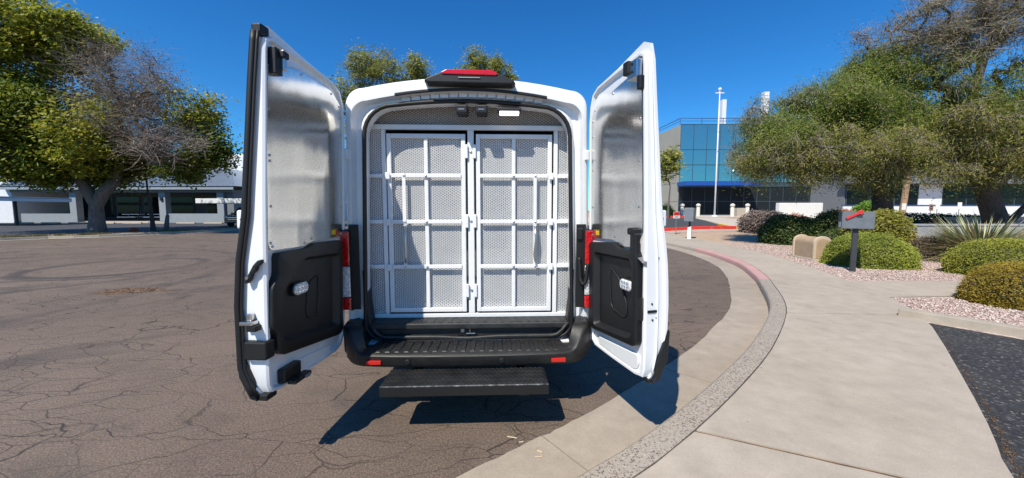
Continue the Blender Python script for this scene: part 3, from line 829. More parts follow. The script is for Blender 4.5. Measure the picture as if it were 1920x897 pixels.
def ring(y, hb, ht, zb, zt, rt, rb, crown=0.0, n=7):
    P = []
    for i in range(2 * n): P.append((-hb + rb + (2 * hb - 2 * rb) * i / (2 * n), zb))
    for i in range(n): a = -math.pi / 2 + math.pi / 2 * i / n; P.append((hb - rb + rb * math.cos(a), zb + rb + rb * math.sin(a)))
    for i in range(n):
        t = i / n; P.append((hb + (ht - hb) * t, zb + rb + (zt - rt - zb - rb) * t))
    for i in range(n): a = math.pi / 2 * i / n; P.append((ht - rt + rt * math.cos(a), zt - rt + rt * math.sin(a)))
    w = ht - rt
    for i in range(2 * n):
        x = w - 2 * w * i / (2 * n); P.append((x, zt + crown * (1 - (x / w) ** 2)))
    for i in range(n): a = math.pi / 2 + math.pi / 2 * i / n; P.append((-(ht - rt) + rt * math.cos(a), zt - rt + rt * math.sin(a)))
    for i in range(n):
        t = i / n; P.append((-(ht + (hb - ht) * t), zt - rt + (zb + rb - zt + rt) * t))
    for i in range(n): a = math.pi + math.pi / 2 * i / n; P.append((-(hb - rb) + rb * math.cos(a), zb + rb + rb * math.sin(a)))
    return [(x, y, z) for x, z in P]

shell = MB().loops([ring(5.93, .72, .6, .4, .92, .1, .1), ring(5.7, .9, .8, .36, 1.12, .15, .1, .03), ring(5.25, .99, .86, .36, 1.36, .2, .1, .04), ring(4.62, 1.0, .85, .38, 2.36, .24, .1, .07),
                    ring(4.35, 1.0, .9, .38, 2.44, .22, .1, .08), ring(2.5, 1.01, .93, .38, 2.45, .22, .1, .09), ring(.35, 1.0, .94, .40, 2.45, .18, .1, .085), ring(.12, .985, .932, .42, 2.448, .15, .1, .085)], True, True, False)
shell.build('body_shell', PAINT, van, smooth=True)
frame = MB().loops([ring(.121, .984, .931, .42, 2.447, .15, .1, .085), ring(.05, .962, .922, .44, 2.445, .14, .1, .085), ring(.012, .948, .912, .46, 2.440, .13, .1, .085), ring(0, .934, .90, .47, 2.430, .125, .1, .085),
                    ring(.0, .908, .874, .48, 2.345, .12, .11, .085), ring(.035, .898, .864, .485, 2.340, .125, .11, .082), ring(.07, .89, .856, .49, 2.337, .13, .12, .075),
                    ring(.072, .855, .822, .492, 2.334, .17, .13, .055), ring(.04, .838, .805, .495, 2.331, .20, .13, .045), ring(.028, .822, .788, .50, 2.322, .22, .13, .037),
                    ring(.04, .808, .776, .51, 2.310, .225, .13, .035), ring(.08, .810, .778, .508, 2.308, .225, .13, .034), ring(.118, .812, .780, .505, 2.305, .225, .13, .034), ring(.123, .85, .82, .5, 2.35, .23, .13, .05), ring(.2, .86, .83, .5, 2.36, .23, .13, .05)], True)
o = frame.build('door_frame', PAINT, van, smooth=True)
m = o.modifiers.new('split', 'EDGE_SPLIT'); m.split_angle = R(50)
sp = ring(.026, .819, .786, .508, 2.320, .222, .13, .036)
MB().tube(sp + [sp[0], sp[1]], .0165, 8).build('opening_seal', RUB, van, smooth=True)
MB().loops([ring(.201, .858, .828, .5, 2.358, .23, .13, .05), ring(4.2, .88, .84, .5, 2.37, .23, .13, .06)], True, False, True).build('interior_liner', M['interior_liner'], van, smooth=True)
# seam sealed butt straps across the header
for i in range(15):
    x = -.50 + i * .072
    z = 2.345 + .085 * (1 - (x / .754) ** 2)
    MB().box(x, x + .064, .036, .046, z - .040, z - .010).build('header_tab', PAINT, van, bevel=.003)
# header gutter
st = MB(); rows = []
for i in range(13):
    x = -.54 + 1.14 * i / 12; z = 2.350 + .085 * (1 - (x / .754) ** 2)
    rows.append([(x, .004, z - .012), (x, -.022, z - .012), (x, -.022, z + .006), (x, .004, z + .008)])
st.loops(rows, True, True, True).build('header_gutter', RUB, van, bevel=.003)
# high brake lamp
def bl(pts, y0, y1, sc=1.0): return [[(x, y0, z) for x, z in pts], [(x * sc + .025 * (1 - sc), y1, 2.475 + (z - 2.475) * sc) for x, z in pts]]
hp = [(-.315, 2.470), (-.29, 2.452), (.335, 2.444), (.362, 2.462), (.35, 2.478), (.24, 2.535), (.20, 2.548), (-.15, 2.550), (-.19, 2.538), (-.30, 2.485)]
bh = MB().loops([[(x, .10, z) for x, z in hp], [(x, -.05, z) for x, z in hp], [(x * .97, -.085, 2.495 + (z - 2.495) * .8) for x, z in hp]], True, True, True).build('brake_lamp', TRIM, van, bevel=.006)
lp = [(-.175, 2.519), (.215, 2.513), (.232, 2.524), (.19, 2.549), (-.145, 2.552), (-.185, 2.532)]
MB().loops([[(x, -.03, z) for x, z in lp], [(x, -.093, z - .004) for x, z in lp]], True, True, True).build('red_lens', M['brake_red'], bh, bevel=.005)
MB().box(-.06, .10, -.092, -.08, 2.487, 2.494).build('number_lamp', M['hub_grey'], bh, bevel=.002)

# floor, sill riser, latch pocket
fl = MB().box(-.80, .80, .012, 4.1, .585, .634).build('cargo_floor', M['floor_rubber'], van, bevel=.012, seg=3)
for i in range(22):
    x = -.74 + i * .0705
    MB().box(x, x + .03, .03, .165, .6342, .6375).build('rib', M['floor_rubber'], fl, bevel=.002)
MB().box(-.80, .80, .05, .13, .50, .584).build('sill_riser', M['floor_rubber'], van)
lpk = MB().box(-.10, .06, .044, .0495, .525, .578).build('latch_pocket', RUB, van)
MB().box(-.075, -.045, .034, .0435, .55, .582).build('striker', M['steel'], lpk, bevel=.004)
MB().tube([(.0, .032, .545), (.0, .032, .578)], .006, 8).tube([(-.03, .032, .544), (.04, .032, .544)], .006, 8).build('striker_pin', M['steel'], lpk)
rows = []
for i in range(41):
    x = -.78 + 1.56 * i / 40
    z = .527 - .014 * math.exp(-((x + .02) / .16) ** 2) + .10 * max(0, (abs(x) - .66) / .12) ** 2
    rows.append((x, .012, z))
MB().tube(rows, .015, 8).build('sill_seal', M['floor_rubber'], van, smooth=True)
for s in (-1, 1):
    MB().loops([[(s * a, .018, z) for a, z in ((.785, .53), (.826, .60), (.832, 1.06), (.805, 1.08), (.800, .80), (.775, .62))], [(s * a, .16, z) for a, z in ((.785, .53), (.826, .60), (.832, 1.06), (.81, 1.08), (.806, .80), (.785, .62))]], True, True, True).build('jamb_trim', TRIM, van, bevel=.008)

# tail lamps set in dark recesses, wiring hose
for s in (-1, 1):
    MB().box(*sorted((s * .838, s * .915)), -.012, -.003, .76, 1.42).build('hinge_cavity', RUB, van, bevel=.004)
    tl = MB().loops([[(s * a, .02, z) for a, z in ((.897, .745), (.99, .765), (.99, 1.39), (.905, 1.385))], [(s * a, -.03, z) for a, z in ((.900, .755), (.965, .775), (.962, 1.38), (.905, 1.375))]], True, True, True).build('tail_lamp', TRIM, van, bevel=.006)
    for z0, z1, mt in ((1.105, 1.37, 'red_lens'), (.865, 1.10, 'clear_lens'), (.765, .86, 'red_lens')):
        MB().box(*sorted((s * .902, s * .962)), -.047, -.031, z0, z1).build('lens_segment', M[mt], tl, bevel=.007)
    for z in (.62, 1.95):
        MB().box(*sorted((s * .895, s * .93)), -.02, .002, z - .04, z + .04).build('door_hinge', PAINT, van, bevel=.008)
hs = [(.862, -.02, 1.16), (.865, -.03, 1.08), (.868, -.04, 1.0), (.885, -.055, .955), (.905, -.06, .985), (.915, -.055, 1.05), (.925, -.05, 1.12)]
hs = spline(hs, 5)
MB().tube([tuple(p) for p in hs], [.017 if k % 2 else .0135 for k in range(len(hs))], 8).build('wiring_hose', RUB, van, smooth=True)
MB().box(.845, .885, -.03, -.012, 1.30, 1.39).build('wiring_plug', TRIM, van, bevel=.006)

# small lamps under the header
for x in (-.045, .105):
    MB().box(x - .043, x + .043, -.01, .13, 2.262, 2.322).build('header_camera', TRIM, van, bevel=.008)
    MB().box(x - .025, x + .02, -.0125, -.0105, 2.284, 2.292).build('camera_mark', M['hub_grey'], van)
MB().box(.225, .405, .0, .1, 2.280, 2.305).build('cargo_lamp_base', M['dark_steel'], van, bevel=.006)
MB().loops([[(x, y, z) for y, z in ((.0, 2.262), (.012, 2.255), (.05, 2.255), (.05, 2.281), (.0, 2.281))] for x in (.24, .39)], True, True, True).build('cargo_lamp', M['lit_lamp'], van, bevel=.006)

# bumper
pl = [(.975, .55), (.972, .3), (.965, .08), (.945, -.05), (.90, -.15), (.82, -.225), (.72, -.265), (.5, -.285), (.25, -.293), (0, -.296)]
pl = pl + [(-x, y) for x, y in pl[-2::-1]]
PL = spline(pl, 4); rows = []
for k, (x, y) in enumerate(PL):
    ax = abs(x); zt = .505 + .16 * sstep((ax - .76) / .17)
    tn = PL[min(k + 1, len(PL) - 1)] - PL[max(k - 1, 0)]; tn /= np.linalg.norm(tn); nx, ny = tn[1], -tn[0]   # points inward/outward
    if ny * 1 + 0 < 0 and ax < .8: nx, ny = -nx, -ny
    inx, iny = (0, 1) if ax < .7 else (-math.copysign(1, x) * sstep((ax - .7) / .25), 1 - sstep((ax - .7) / .25))
    def q(d, z): return (x + inx * d, y + iny * d, z)
    bk = .27 if ax < .75 else .12
    rows.append([q(bk, zt - .005), q(.03, zt), q(.01, zt - .006), q(0, zt - .018), q(.004, .43), q(.025, .402), q(bk, .40)])
bp = MB().loops(rows, True, True, True).build('bumper', M['bumper_plastic'], van, smooth=True)
bp.modifiers.new('split', 'EDGE_SPLIT').split_angle = R(40)
for i in range(20):
    x = -.66 + i * .068
    MB().loops([[(x, -.25, .5055), (x + .034, -.25, .5055), (x + .034, -.03, .5055), (x, -.03, .5055)], [(x + .005, -.245, .5115), (x + .029, -.245, .5115), (x + .029, -.035, .5115), (x + .005, -.035, .5115)]], True, True, True).build('tread_rib', M['bumper_plastic'], bp)
for s in (-1, 1):
    MB().box(*sorted((s * .61, s * .715)), -.292 + .006, -.262, .430, .458).build('reflector', M['reflector_red'], bp, bevel=.003)
for x in (-.42, .25):
    MB().loops([[(x + .018 * math.cos(a) * r, y, .452 + .018 * math.sin(a) * r) for a in np.linspace(0, 2 * math.pi, 16, endpoint=False)] for y, r in ((-.27, 1), (-.297, 1), (-.299, .8))], True, True, True).build('parking_sensor', TRIM, bp)

for s in (-1, 1):
    cc = [(.79, .47), (.88, .41), (.955, .43), (.962, .64), (.925, .69), (.85, .655), (.815, .60)]
    MB().loops([[(s * a, .10, z) for a, z in cc], [(s * a, -.06, z) for a, z in cc], [(s * (.87 + (a - .87) * .75), -.10, .55 + (z - .55) * .75) for a, z in cc]], True, True, True).build('corner_cover', M['bumper_plastic'], bp, bevel=.02, seg=3)
MB().box(-.87, .87, -.16, .115, .405, .468).build('light_leak_filler', M['dark_steel'], bp)  # added filler box, keeps sunlight from leaking past the bumper corners
# drop step
def mat_tread():
    t = NT('tread_plate'); co = t.coord()
    b1 = t.n('TexBrick'); mp = t.n('Mapping'); mp.inputs['Scale'].default_value = (14, 14, 14); mp.inputs['Rotation'].default_value = (0, 0, R(45))
    t.l(co, mp.inputs[0]); ck = t.n('TexVoronoi'); ck.inputs['Randomness'].default_value = 0.0; ck.inputs['Scale'].default_value = 2.2; t.l(mp.outputs[0], ck.inputs['Vector'])
    f = t.noise(co, 8, 5)
    t.set(t.ramp(f, [(.35, (.006, .006, .007)), (.7, (.014, .014, .014))]), t.ramp(f, [(.3, .5), (.7, .65)]), 0)
    t.bump(ck.outputs['Distance'], -.9, .012)
mat_tread()
def mat_scuff():
    t = NT('scuffed_black'); co = t.coord()
    sp = t.n('SeparateXYZ'); t.l(co, sp.inputs[0])
    e = t.ramp(t.math('ADD', sp.outputs[2], t.math('MULTIPLY', t.noise(t.coord(scale=(9, 1, 1)), 3, 5, .7), .02)), [(.388, 0.0), (.394, 1.0)])
    t.set(t.mix(t.math('MULTIPLY', e, .6), (.008, .008, .009), (.45, .45, .45)), .45, 0)
mat_scuff()
stp = empty('drop_step', (0, 0, 0), parent=van)
MB().box(-.55, .56, -.515, -.25, .364, .380).build('step_plate', M['tread_plate'], stp, bevel=.004)
MB().box(-.55, .56, -.519, -.505, .311, .3805).build('front_lip', M['scuffed_black'], stp, bevel=.004)
tv = MB()
for i in range(62):
    for j in range(8):
        cx = -.535 + i * .0175; cy = -.492 + j * .031 + (.0155 if i % 2 else 0); a = .7 if (i + j) % 2 else -.7
        dx, dy, wx, wy = .011 * math.cos(a), .011 * math.sin(a), -.003 * math.sin(a), .003 * math.cos(a)
        tv.loops([[(cx - dx - wx, cy - dy - wy, .3802), (cx + dx - wx, cy + dy - wy, .3802), (cx + dx + wx, cy + dy + wy, .3802), (cx - dx + wx, cy - dy + wy, .3802)],
                  [(cx - dx * .7 - wx * .4, cy - dy * .7 - wy * .4, .3835), (cx + dx * .7 - wx * .4, cy + dy * .7 - wy * .4, .3835), (cx + dx * .7 + wx * .4, cy + dy * .7 + wy * .4, .3835), (cx - dx * .7 + wx * .4, cy - dy * .7 + wy * .4, .3835)]], True, False, True)
tag(tv.build('tread_bumps', M['tread_plate'], stp), kind='stuff')
for x in (-.55, .552): MB().box(x, x + .008, -.504, -.25, .311, .3635).build('side_lip', M['dark_steel'], stp)
for x in (-.40, .40): MB().box(x - .035, x + .035, -.45, .5, .266, .3105).build('support_arm', M['dark_steel'], stp, bevel=.006)
for x in (-.40, .40): MB().box(x - .03, x + .03, .38, .46, .311, .42).build('support_bracket', M['dark_steel'], stp)

# wheels
for x in (-.86, .86):
    for y in (1.25, 4.95):
        def wr(prof): return [[(x + xx_, y + r * math.cos(a), .36 + r * math.sin(a)) for a in np.linspace(0, 2 * math.pi, 28, endpoint=False)] for xx_, r in prof]
        w = MB().loops(wr(((-.11, .25), (-.115, .33), (-.09, .36), (.09, .36), (.115, .33), (.11, .25))), True, True, True).build('wheel', M['tyre_rubber'], van, smooth=True)
        w.modifiers.new('split', 'EDGE_SPLIT').split_angle = R(50)
        s = math.copysign(1, x)
        MB().loops(wr(((s * .112, .22), (s * .116, .2), (s * .105, .06))), True, True, True).build('rim', M['hub_grey'], w)
MB().box(-.7, .7, .3, 4.8, .30, .385).build('underbody', M['dark_steel'], van)

# ------------------------------------------------------------------ rear doors
def t_of(z): return float(np.interp(z, [.46, .52, .65, 1.0, 1.25, 1.5, 2.1, 2.45, 2.55], [.055, .10, .155, .165, .15, .11, .078, .06, .04]))
def inset2(poly, d):
    P = np.array(poly, float); n_ = len(P); out = []
    area = .5 * sum(P[i][0] * P[(i + 1) % n_][1] - P[(i + 1) % n_][0] * P[i][1] for i in range(n_)); sg = 1 if area > 0 else -1
    for i in range(n_):
        a = P[i] - P[i - 1]; b = P[(i + 1) % n_] - P[i]; a /= np.linalg.norm(a) + 1e-9; b /= np.linalg.norm(b) + 1e-9
        na = np.array([-a[1], a[0]]) * sg; nb = np.array([-b[1], b[0]]) * sg; m_ = na + nb; l = m_ @ m_
        m_ = m_ * (2 / max(l, .6)) if True else m_
        out.append(tuple(P[i] + m_ * d))
    return out
def roundpoly(poly, r, n=4):
    out = []; k = len(poly)
    for i in range(k):
        p = np.array(poly[i], float); a = np.array(poly[i - 1], float) - p; b = np.array(poly[(i + 1) % k], float) - p
        la, lb_ = np.linalg.norm(a), np.linalg.norm(b); d = min(r, la * .45, lb_ * .45)
        A_, B_ = p + a / la * d, p + b / lb_ * d
        for j in range(n + 1):
            t = j / n; out.append(tuple((1 - t) ** 2 * A_ + 2 * t * (1 - t) * p + t * t * B_))
    return out

def rear_door(side):
    left = side < 0
    hx = -.936 if left else .936
    d = np.array([-.118, -.993]) if left else np.array([.232, -.973])
    nv = np.array([-.993, .118]) if left else np.array([.973, .232])
    lean = .028 if left else -.014
    W = .83 if left else .725
    def Pt(u, n_, z): return (hx + d[0] * u + nv[0] * n_ + lean * (z - 1.5), d[1] * u + nv[1] * n_, z)
    D = empty('rear_door', (0, 0, 0), parent=van)
    D['label'] = 'left rear door, shaded inside, with black edge seal' if left else 'right rear door, sunlit inside, with lock plate on its edge'
    s = W / .83
    ol = [(.03, .57), (.06, .51), (.12, .48), (.40, .475), (.72, .478), (.80, .492), (.825, .55), (.83, .68), (.83, .8), (.83, .95), (.83, 1.1), (.83, 1.2), (.83, 1.3), (.828, 1.45), (.825, 1.6), (.815, 1.9), (.805, 2.2), (.80, 2.38), (.79, 2.445), (.74, 2.47),
          (.4, 2.452), (.15, 2.43), (.06, 2.39), (.02, 2.31), (.0, 2.18), (.0, 1.9), (.0, 1.5), (0, 1.1), (.005, .8)]
    ol = [(u * s, z) for u, z in ol]
    big = inset2(ol, -.012)
    big = [(u, z + .045 * sstep((z - 2.3) / .15) * sstep((u / W - .2) / .8)) for u, z in big]
    def tt(u, z): return t_of(z) * (.55 + .45 * sstep(u / W / .35))
    L = [[Pt(u, tt(u, z) * .72, z) for u, z in inset2(big, .06)], [Pt(u, tt(u, z), z) for u, z in inset2(big, .012)], [Pt(u, tt(u, z) - .004, z) for u, z in big], [Pt(u, tt(u, z) - .022, z) for u, z in big],
         [Pt(u, tt(u, z) - .028, z) for u, z in inset2(ol, .002)], [Pt(u, .012, z) for u, z in ol], [Pt(u, 0, z) for u, z in inset2(ol, .008)], [Pt(u, 0, z) for u, z in inset2(ol, .022)], [Pt(u, .020, z) for u, z in inset2(ol, .034)]]
    mm = MB().loops(L, True, True, True)
    o = mm.build('door_shell', PAINT, D, smooth=True)
    o.modifiers.new('split', 'EDGE_SPLIT').split_angle = R(32)
    # pressed ribs of the inner skin below and beside the trim
    def press(poly, n0, n1, name='pressing', mat=PAINT, r=.02, bev=.006):
        P_ = roundpoly(poly, r); return MB().loops([[Pt(u, n0, z) for u, z in P_], [Pt(u, n1, z) for u, z in P_]], True, True, True).build(name, mat, D, bevel=bev)
    if left:
        alu = [(.745, 2.33), (.49, 2.375), (.16, 2.36), (.05, 2.29), (.035, 2.2), (.035, 1.335), (.41, 1.325), (.48, 1.302), (.775, 1.305), (.797, 1.34), (.79, 1.8), (.765, 2.31)]
        blk = [(.757, 1.288), (.485, 1.288), (.40, 1.314), (.085, 1.308), (.085, .635), (.12, .605), (.735, .69), (.775, .735), (.778, .84), (.815, .872), (.808, 1.1), (.76, 1.16)]
    else:
        alu = [(.03, 2.2), (.075, 2.285), (.33, 2.335), (.52, 2.365), (.655, 2.345), (.685, 1.42), (.65, 1.30), (.44, 1.287), (.37, 1.325), (.03, 1.32)]
        blk = [(.055, 1.285), (.385, 1.31), (.47, 1.276), (.655, 1.28), (.675, 1.22), (.675, .695), (.64, .67), (.10, .62), (.055, .66)]
    P_ = roundpoly(alu, .035)
    MB().loops([[Pt(u, .021, z) for u, z in P_], [Pt(u, .006, z) for u, z in P_]], True, True, True).build('aluminium_panel', M['brushed_aluminium'], D)
    # rivets round the sheet
    ins = inset2(alu, .02)
    for i, (u, z) in enumerate(ins):
        if z < 1.29: continue
        MB().loops([[Pt(u + .008 * r * math.cos(a), n_, z + .008 * r * math.sin(a)) for a in np.linspace(0, 2 * math.pi, 8, endpoint=False)] for n_, r in ((.007, 1), (.002, .9), (.0, .5))], True, True, True).build('rivet', M['steel'], D)
    us = (.79 if left else .665, .055)
    for u in us:
        for z in (1.55, 1.83, 2.08):
            uu = u - .02 if u > .3 else u
            MB().loops([[Pt(uu + .008 * r * math.cos(a), n_, z + .008 * r * math.sin(a)) for a in np.linspace(0, 2 * math.pi, 8, endpoint=False)] for n_, r in ((.007, 1), (.002, .9), (.0, .5))], True, True, True).build('rivet', M['steel'], D)
    # moulded trim with a deep pocket
    P_ = roundpoly(blk, .02)
    cu = sum(p[0] for p in P_) / len(P_); cz = sum(p[1] for p in P_) / len(P_)
    pk = roundpoly([(.14, 1.22), (.52, 1.235), (.60, 1.19), (.735, 1.05), (.735, .76), (.14, .68)] if left else [(.13, 1.22), (.60, 1.225), (.625, 1.18), (.625, .72), (.56, .70), (.13, .655)], .04, 8)
    # bridge by angle so that both rings share the vertex count
    def polar(poly, c, n_=72):
        out = []
        Q = np.array(poly + [poly[0]])
        for k in range(n_):
            a = 2 * math.pi * k / n_; dv = np.array([math.cos(a), math.sin(a)]); best = None
            for p, q_ in zip(Q[:-1], Q[1:]):
                e = q_ - p; den = dv[0] * e[1] - dv[1] * e[0]
                if abs(den) < 1e-9: continue
                w = p - c; t = (w[0] * e[1] - w[1] * e[0]) / den; v = (w[0] * dv[1] - w[1] * dv[0]) / den
                if t > 0 and -1e-6 <= v <= 1 + 1e-6 and (best is None or t > best): best = t
            out.append(tuple(c + dv * best))
        return out
    c = np.array([.42 if left else .37, .96])
    A_, B_ = polar(P_, c, 120), polar(pk, c, 120); B2 = polar(inset2(pk, .025), c, 120)
    trim = MB().loops([[Pt(u, .022, z) for u, z in A_], [Pt(u, -.022, z) for u, z in A_], [Pt(u, -.028, z) for u, z in inset2(A_, .008)], [Pt(u, -.028, z) for u, z in B_], [Pt(u, -.018, z) for u, z in inset2(B_, .006)], [Pt(u, .014, z) for u, z in B2]], True, True, True).build('trim_panel', TRIM, D, smooth=True)
    trim.modifiers.new('split', 'EDGE_SPLIT').split_angle = R(40)
    cup = roundpoly([(.33, 1.10), (.45, 1.05), (.47, .83), (.35, .80)] if left else [(.30, 1.13), (.43, 1.06), (.52, .90), (.51, .81), (.32, .84)], .05, 5)
    MB().tube([Pt(u, .012, z) for u, z in cup + cup[:2]], .0075, 6).build('pocket_rim', TRIM, D, smooth=True)
    # oval work lamp
    lu, lz = (.555, 1.045) if left else (.545, 1.045)
    ov = [(lu + (.035 if abs(math.cos(a)) > 1e-9 else 0) * np.sign(math.cos(a)) + .036 * math.cos(a), lz + .042 * math.sin(a)) for a in np.linspace(.001, 2 * math.pi + .001, 28, endpoint=False)]
    MB().loops([[Pt(u, .013, z) for u, z in ov], [Pt(u, -.010, z) for u, z in ov]], True, True, True).build('lamp_base', RUB, D, bevel=.004)
    iv = inset2(ov, .007)
    MB().loops([[Pt(u, -.0095, z) for u, z in iv], [Pt(u, -.020, z) for u, z in iv], [Pt(u, -.026, z) for u, z in inset2(iv, .008)]], True, True, True).build('work_lamp', M['lamp_lens'], D, smooth=False)
    for du in (-.03, .0, .03):
        for dz in (-.014, .014):
            MB().loops([[Pt(lu + du + .010 * r * math.cos(a), n_, lz + dz + .010 * r * math.sin(a)) for a in np.linspace(0, 2 * math.pi, 8, endpoint=False)] for n_, r in ((-.026, 1), (-.029, .6))], True, True, True).build('lamp_diode', M['chrome'], D)
    # warning sticker
    u0, z0 = (.10, 1.345) if left else (.075, 1.335)
    press([(u0, z0), (u0 + .085, z0), (u0 + .085, z0 + .05), (u0, z0 + .05)], .006, .0045, 'sticker_base', M['sticker_green'], .004, 0)
    for k, mt in enumerate(('sticker_red', 'sticker_yellow', 'sticker_yellow')):
        press([(u0 + .008 + k * .026, z0 + .008), (u0 + .030 + k * .026, z0 + .008), (u0 + .030 + k * .026, z0 + .042), (u0 + .008 + k * .026, z0 + .042)], .0044, .0035, 'sticker_field', M[mt], .002, 0)
    # outer lower cladding
    sec = [(t_of(.80) - .004, .80), (t_of(.80) + .016, .785), (t_of(.62) + .02, .60), (.10, .475), (.055, .462), (.075, .50), (t_of(.6) - .055, .585), (t_of(.7) - .03, .70)]
    MB().loops([[Pt(u, n_, z) for n_, z in sec] for u in (.02, W * .5, W + .015)], True, True, True).build('lower_cladding', TRIM, D, bevel=.006)
    # exterior guard plate seen past the edge
    if left: n0, n1 = .12, .205
    else: n0, n1 = .12, .185
    MB().loops([[Pt(W - .10, n_, z) for n_, z in ((n0, 1.425), (n1, 1.425), (n1, 1.53), (n0, 1.53))], [Pt(W - .05, n_, z) for n_, z in ((n0, 1.425), (n1, 1.425), (n1, 1.53), (n0, 1.53))]], True, True, True).build('guard_plate', PAINT, D, bevel=.01)
    MB().loops([[Pt(W - .05 + e, n1 - .03 + .006 * math.cos(a), 1.477 + .006 * math.sin(a)) for a in np.linspace(0, 2 * math.pi, 8, endpoint=False)] for e in (-.002, .003)], True, True, True).build('plate_bolt', RUB, D)
    def ebox(name, mat, u0, u1, n0, n1, z0, z1, bev=.005):
        return MB().quadbox([Pt(u0, n0, z0), Pt(u1, n0, z0), Pt(u1, n1, z0), Pt(u0, n1, z0), Pt(u0, n0, z1), Pt(u1, n0, z1), Pt(u1, n1, z1), Pt(u0, n1, z1)]).build(name, mat, D, bevel=bev)
    if left:
        zz = np.linspace(.50, 2.47, 40)
        uo = [W * float(np.interp(z, [.5, 1.6, 2.2, 2.5], [1.0, .994, .972, .955])) for z in zz]
        pts = [Pt(u + .012, t_of(z) - .008, z) for u, z in zip(uo, zz)]
        MB().tube(pts, .018, 8).build('edge_seal', RUB, D, smooth=True)
        MB().tube([Pt(u + .016, t_of(z) - .033, z) for u, z in zip(uo, zz)], .008, 6).build('seal_lip', RUB, D, smooth=True)
        ebox('top_cap', RUB, .74, .812, .012, .066, 2.45, 2.512, .012)
        ebox('top_latch', TRIM, .70, .76, -.03, .02, 2.27, 2.41); ebox('latch_plate', M['steel'], .685, .715, -.045, -.02, 2.30, 2.41); ebox('latch_claw', RUB, .68, .73, -.055, -.022, 2.365, 2.40)
        hz = [(.10, 1.14), (.045, 1.235), (.02, 1.26), (.0, 1.265), (.0, 1.245), (.025, 1.225), (.035, 1.20), (.055, 1.185), (.065, 1.155), (.085, 1.13)]
        MB().loops([[Pt(W + .004, a, z) for a, z in hz], [Pt(W + .034, a, z) for a, z in hz]], True, True, True).build('inner_handle', TRIM, D, bevel=.006)
        MB().loops([[Pt(W + .034 + e, .078 + .009 * math.cos(a), 1.165 + .009 * math.sin(a)) for a in np.linspace(0, 2 * math.pi, 10, endpoint=False)] for e in (0, .005)], True, True, True).build('handle_screw', M['chrome'], D)
        ebox('check_bracket', M['steel'], W, W + .05, .045, .12, .905, .925, .004); ebox('check_post', M['steel'], W + .0, W + .03, .065, .095, .925, .965, .006); ebox('check_stop', RUB, W, W + .045, .03, .085, .870, .904)
        ebox('door_buffer', TRIM, W - .045, W + .03, -.014, .115, .705, .81, .01)
        ebox('lower_catch', TRIM, .585, .735, -.03, .02, .515, .60, .008); ebox('catch_tongue', TRIM, .565, .72, -.085, -.031, .505, .53, .006); ebox('catch_pin', M['hub_grey'], .60, .64, -.10, -.086, .51, .528, .003)
        ebox('bottom_buffer', RUB, W - .07, W + .01, .0, .05, .465, .50, .006)
        press([(.815, 1.02), (.79, 1.02), (.79, 1.08), (.815, 1.08)], .02, .012)
        press([(.20, .50), (.60, .50), (.66, .60), (.2, .555)], .021, .006, r=.03)
    else:
        ebox('top_latch', M['steel'], .57, .67, -.04, .018, 2.315, 2.42, .006); ebox('latch_claw', RUB, .545, .60, -.055, -.02, 2.35, 2.43, .008); ebox('latch_claw', RUB, .655, .69, -.03, .02, 2.24, 2.32, .006)
        for dz in (2.345, 2.39): ebox('latch_bolt', RUB, .62, .635, -.044, -.039, dz, dz + .014, .002)
        ebox('pull_strap', TRIM, .60, .66, -.03, .016, 1.235, 1.39, .012); ebox('strap_head', TRIM, .575, .64, -.035, .015, 1.375, 1.42, .012)
        MB().loops([[Pt(W - .055, .015, z_) for z_ in (1.20, 1.245)] + [Pt(W - .055, -.02, 1.24)], [Pt(W + .0, .015, z_) for z_ in (1.175, 1.225)] + [Pt(W + .0, -.02, 1.215)]], True, True, True).build('strap_ramp', M['hub_grey'], D, bevel=.004)
        lpn = roundpoly([(.66, .85), (.715, .85), (.715, 1.0), (.69, 1.0), (.66, .96)], .02)
        MB().loops([[Pt(u, .012, z) for u, z in lpn], [Pt(u, -.002, z) for u, z in lpn]], True, True, True).build('lock_plate', M['steel'], D, bevel=.002)
        ebox('lock_slot', RUB, W + .0, W + .006, .018, .085, .905, .922, .004)
        for a, z in ((.05, .96), (.09, .965), (.055, .86), (.085, .87), (.09, 1.24)):
            MB().loops([[Pt(W + e, a + .006 * r * math.cos(b), z + .006 * r * math.sin(b)) for b in np.linspace(0, 2 * math.pi, 8, endpoint=False)] for e, r in ((-.01, 1), (.004, 1))], True, True, True).build('edge_bolt', M['dark_steel'] if z < 1.2 else RUB, D)
        zz = np.linspace(.52, 2.44, 36); uo = [W * float(np.interp(z, [.5, 1.6, 2.2, 2.5], [1.0, .994, .972, .955])) for z in zz]
        MB().tube([Pt(u + .004, t_of(z) * .55, z) for u, z in zip(uo, zz)], .0065, 6).build('edge_bead', PAINT, D, smooth=True)
        ebox('bottom_buffer', RUB, W - .05, W + .0, .03, .07, .462, .482, .004)
        press([(.70, 1.05), (.685, 1.05), (.685, 1.16), (.70, 1.16)], .02, .012)
        press([(.15, .51), (.62, .505), (.66, .56), (.655, .62), (.15, .575)], .021, .004, r=.03)
rear_door(-1); rear_door(1)

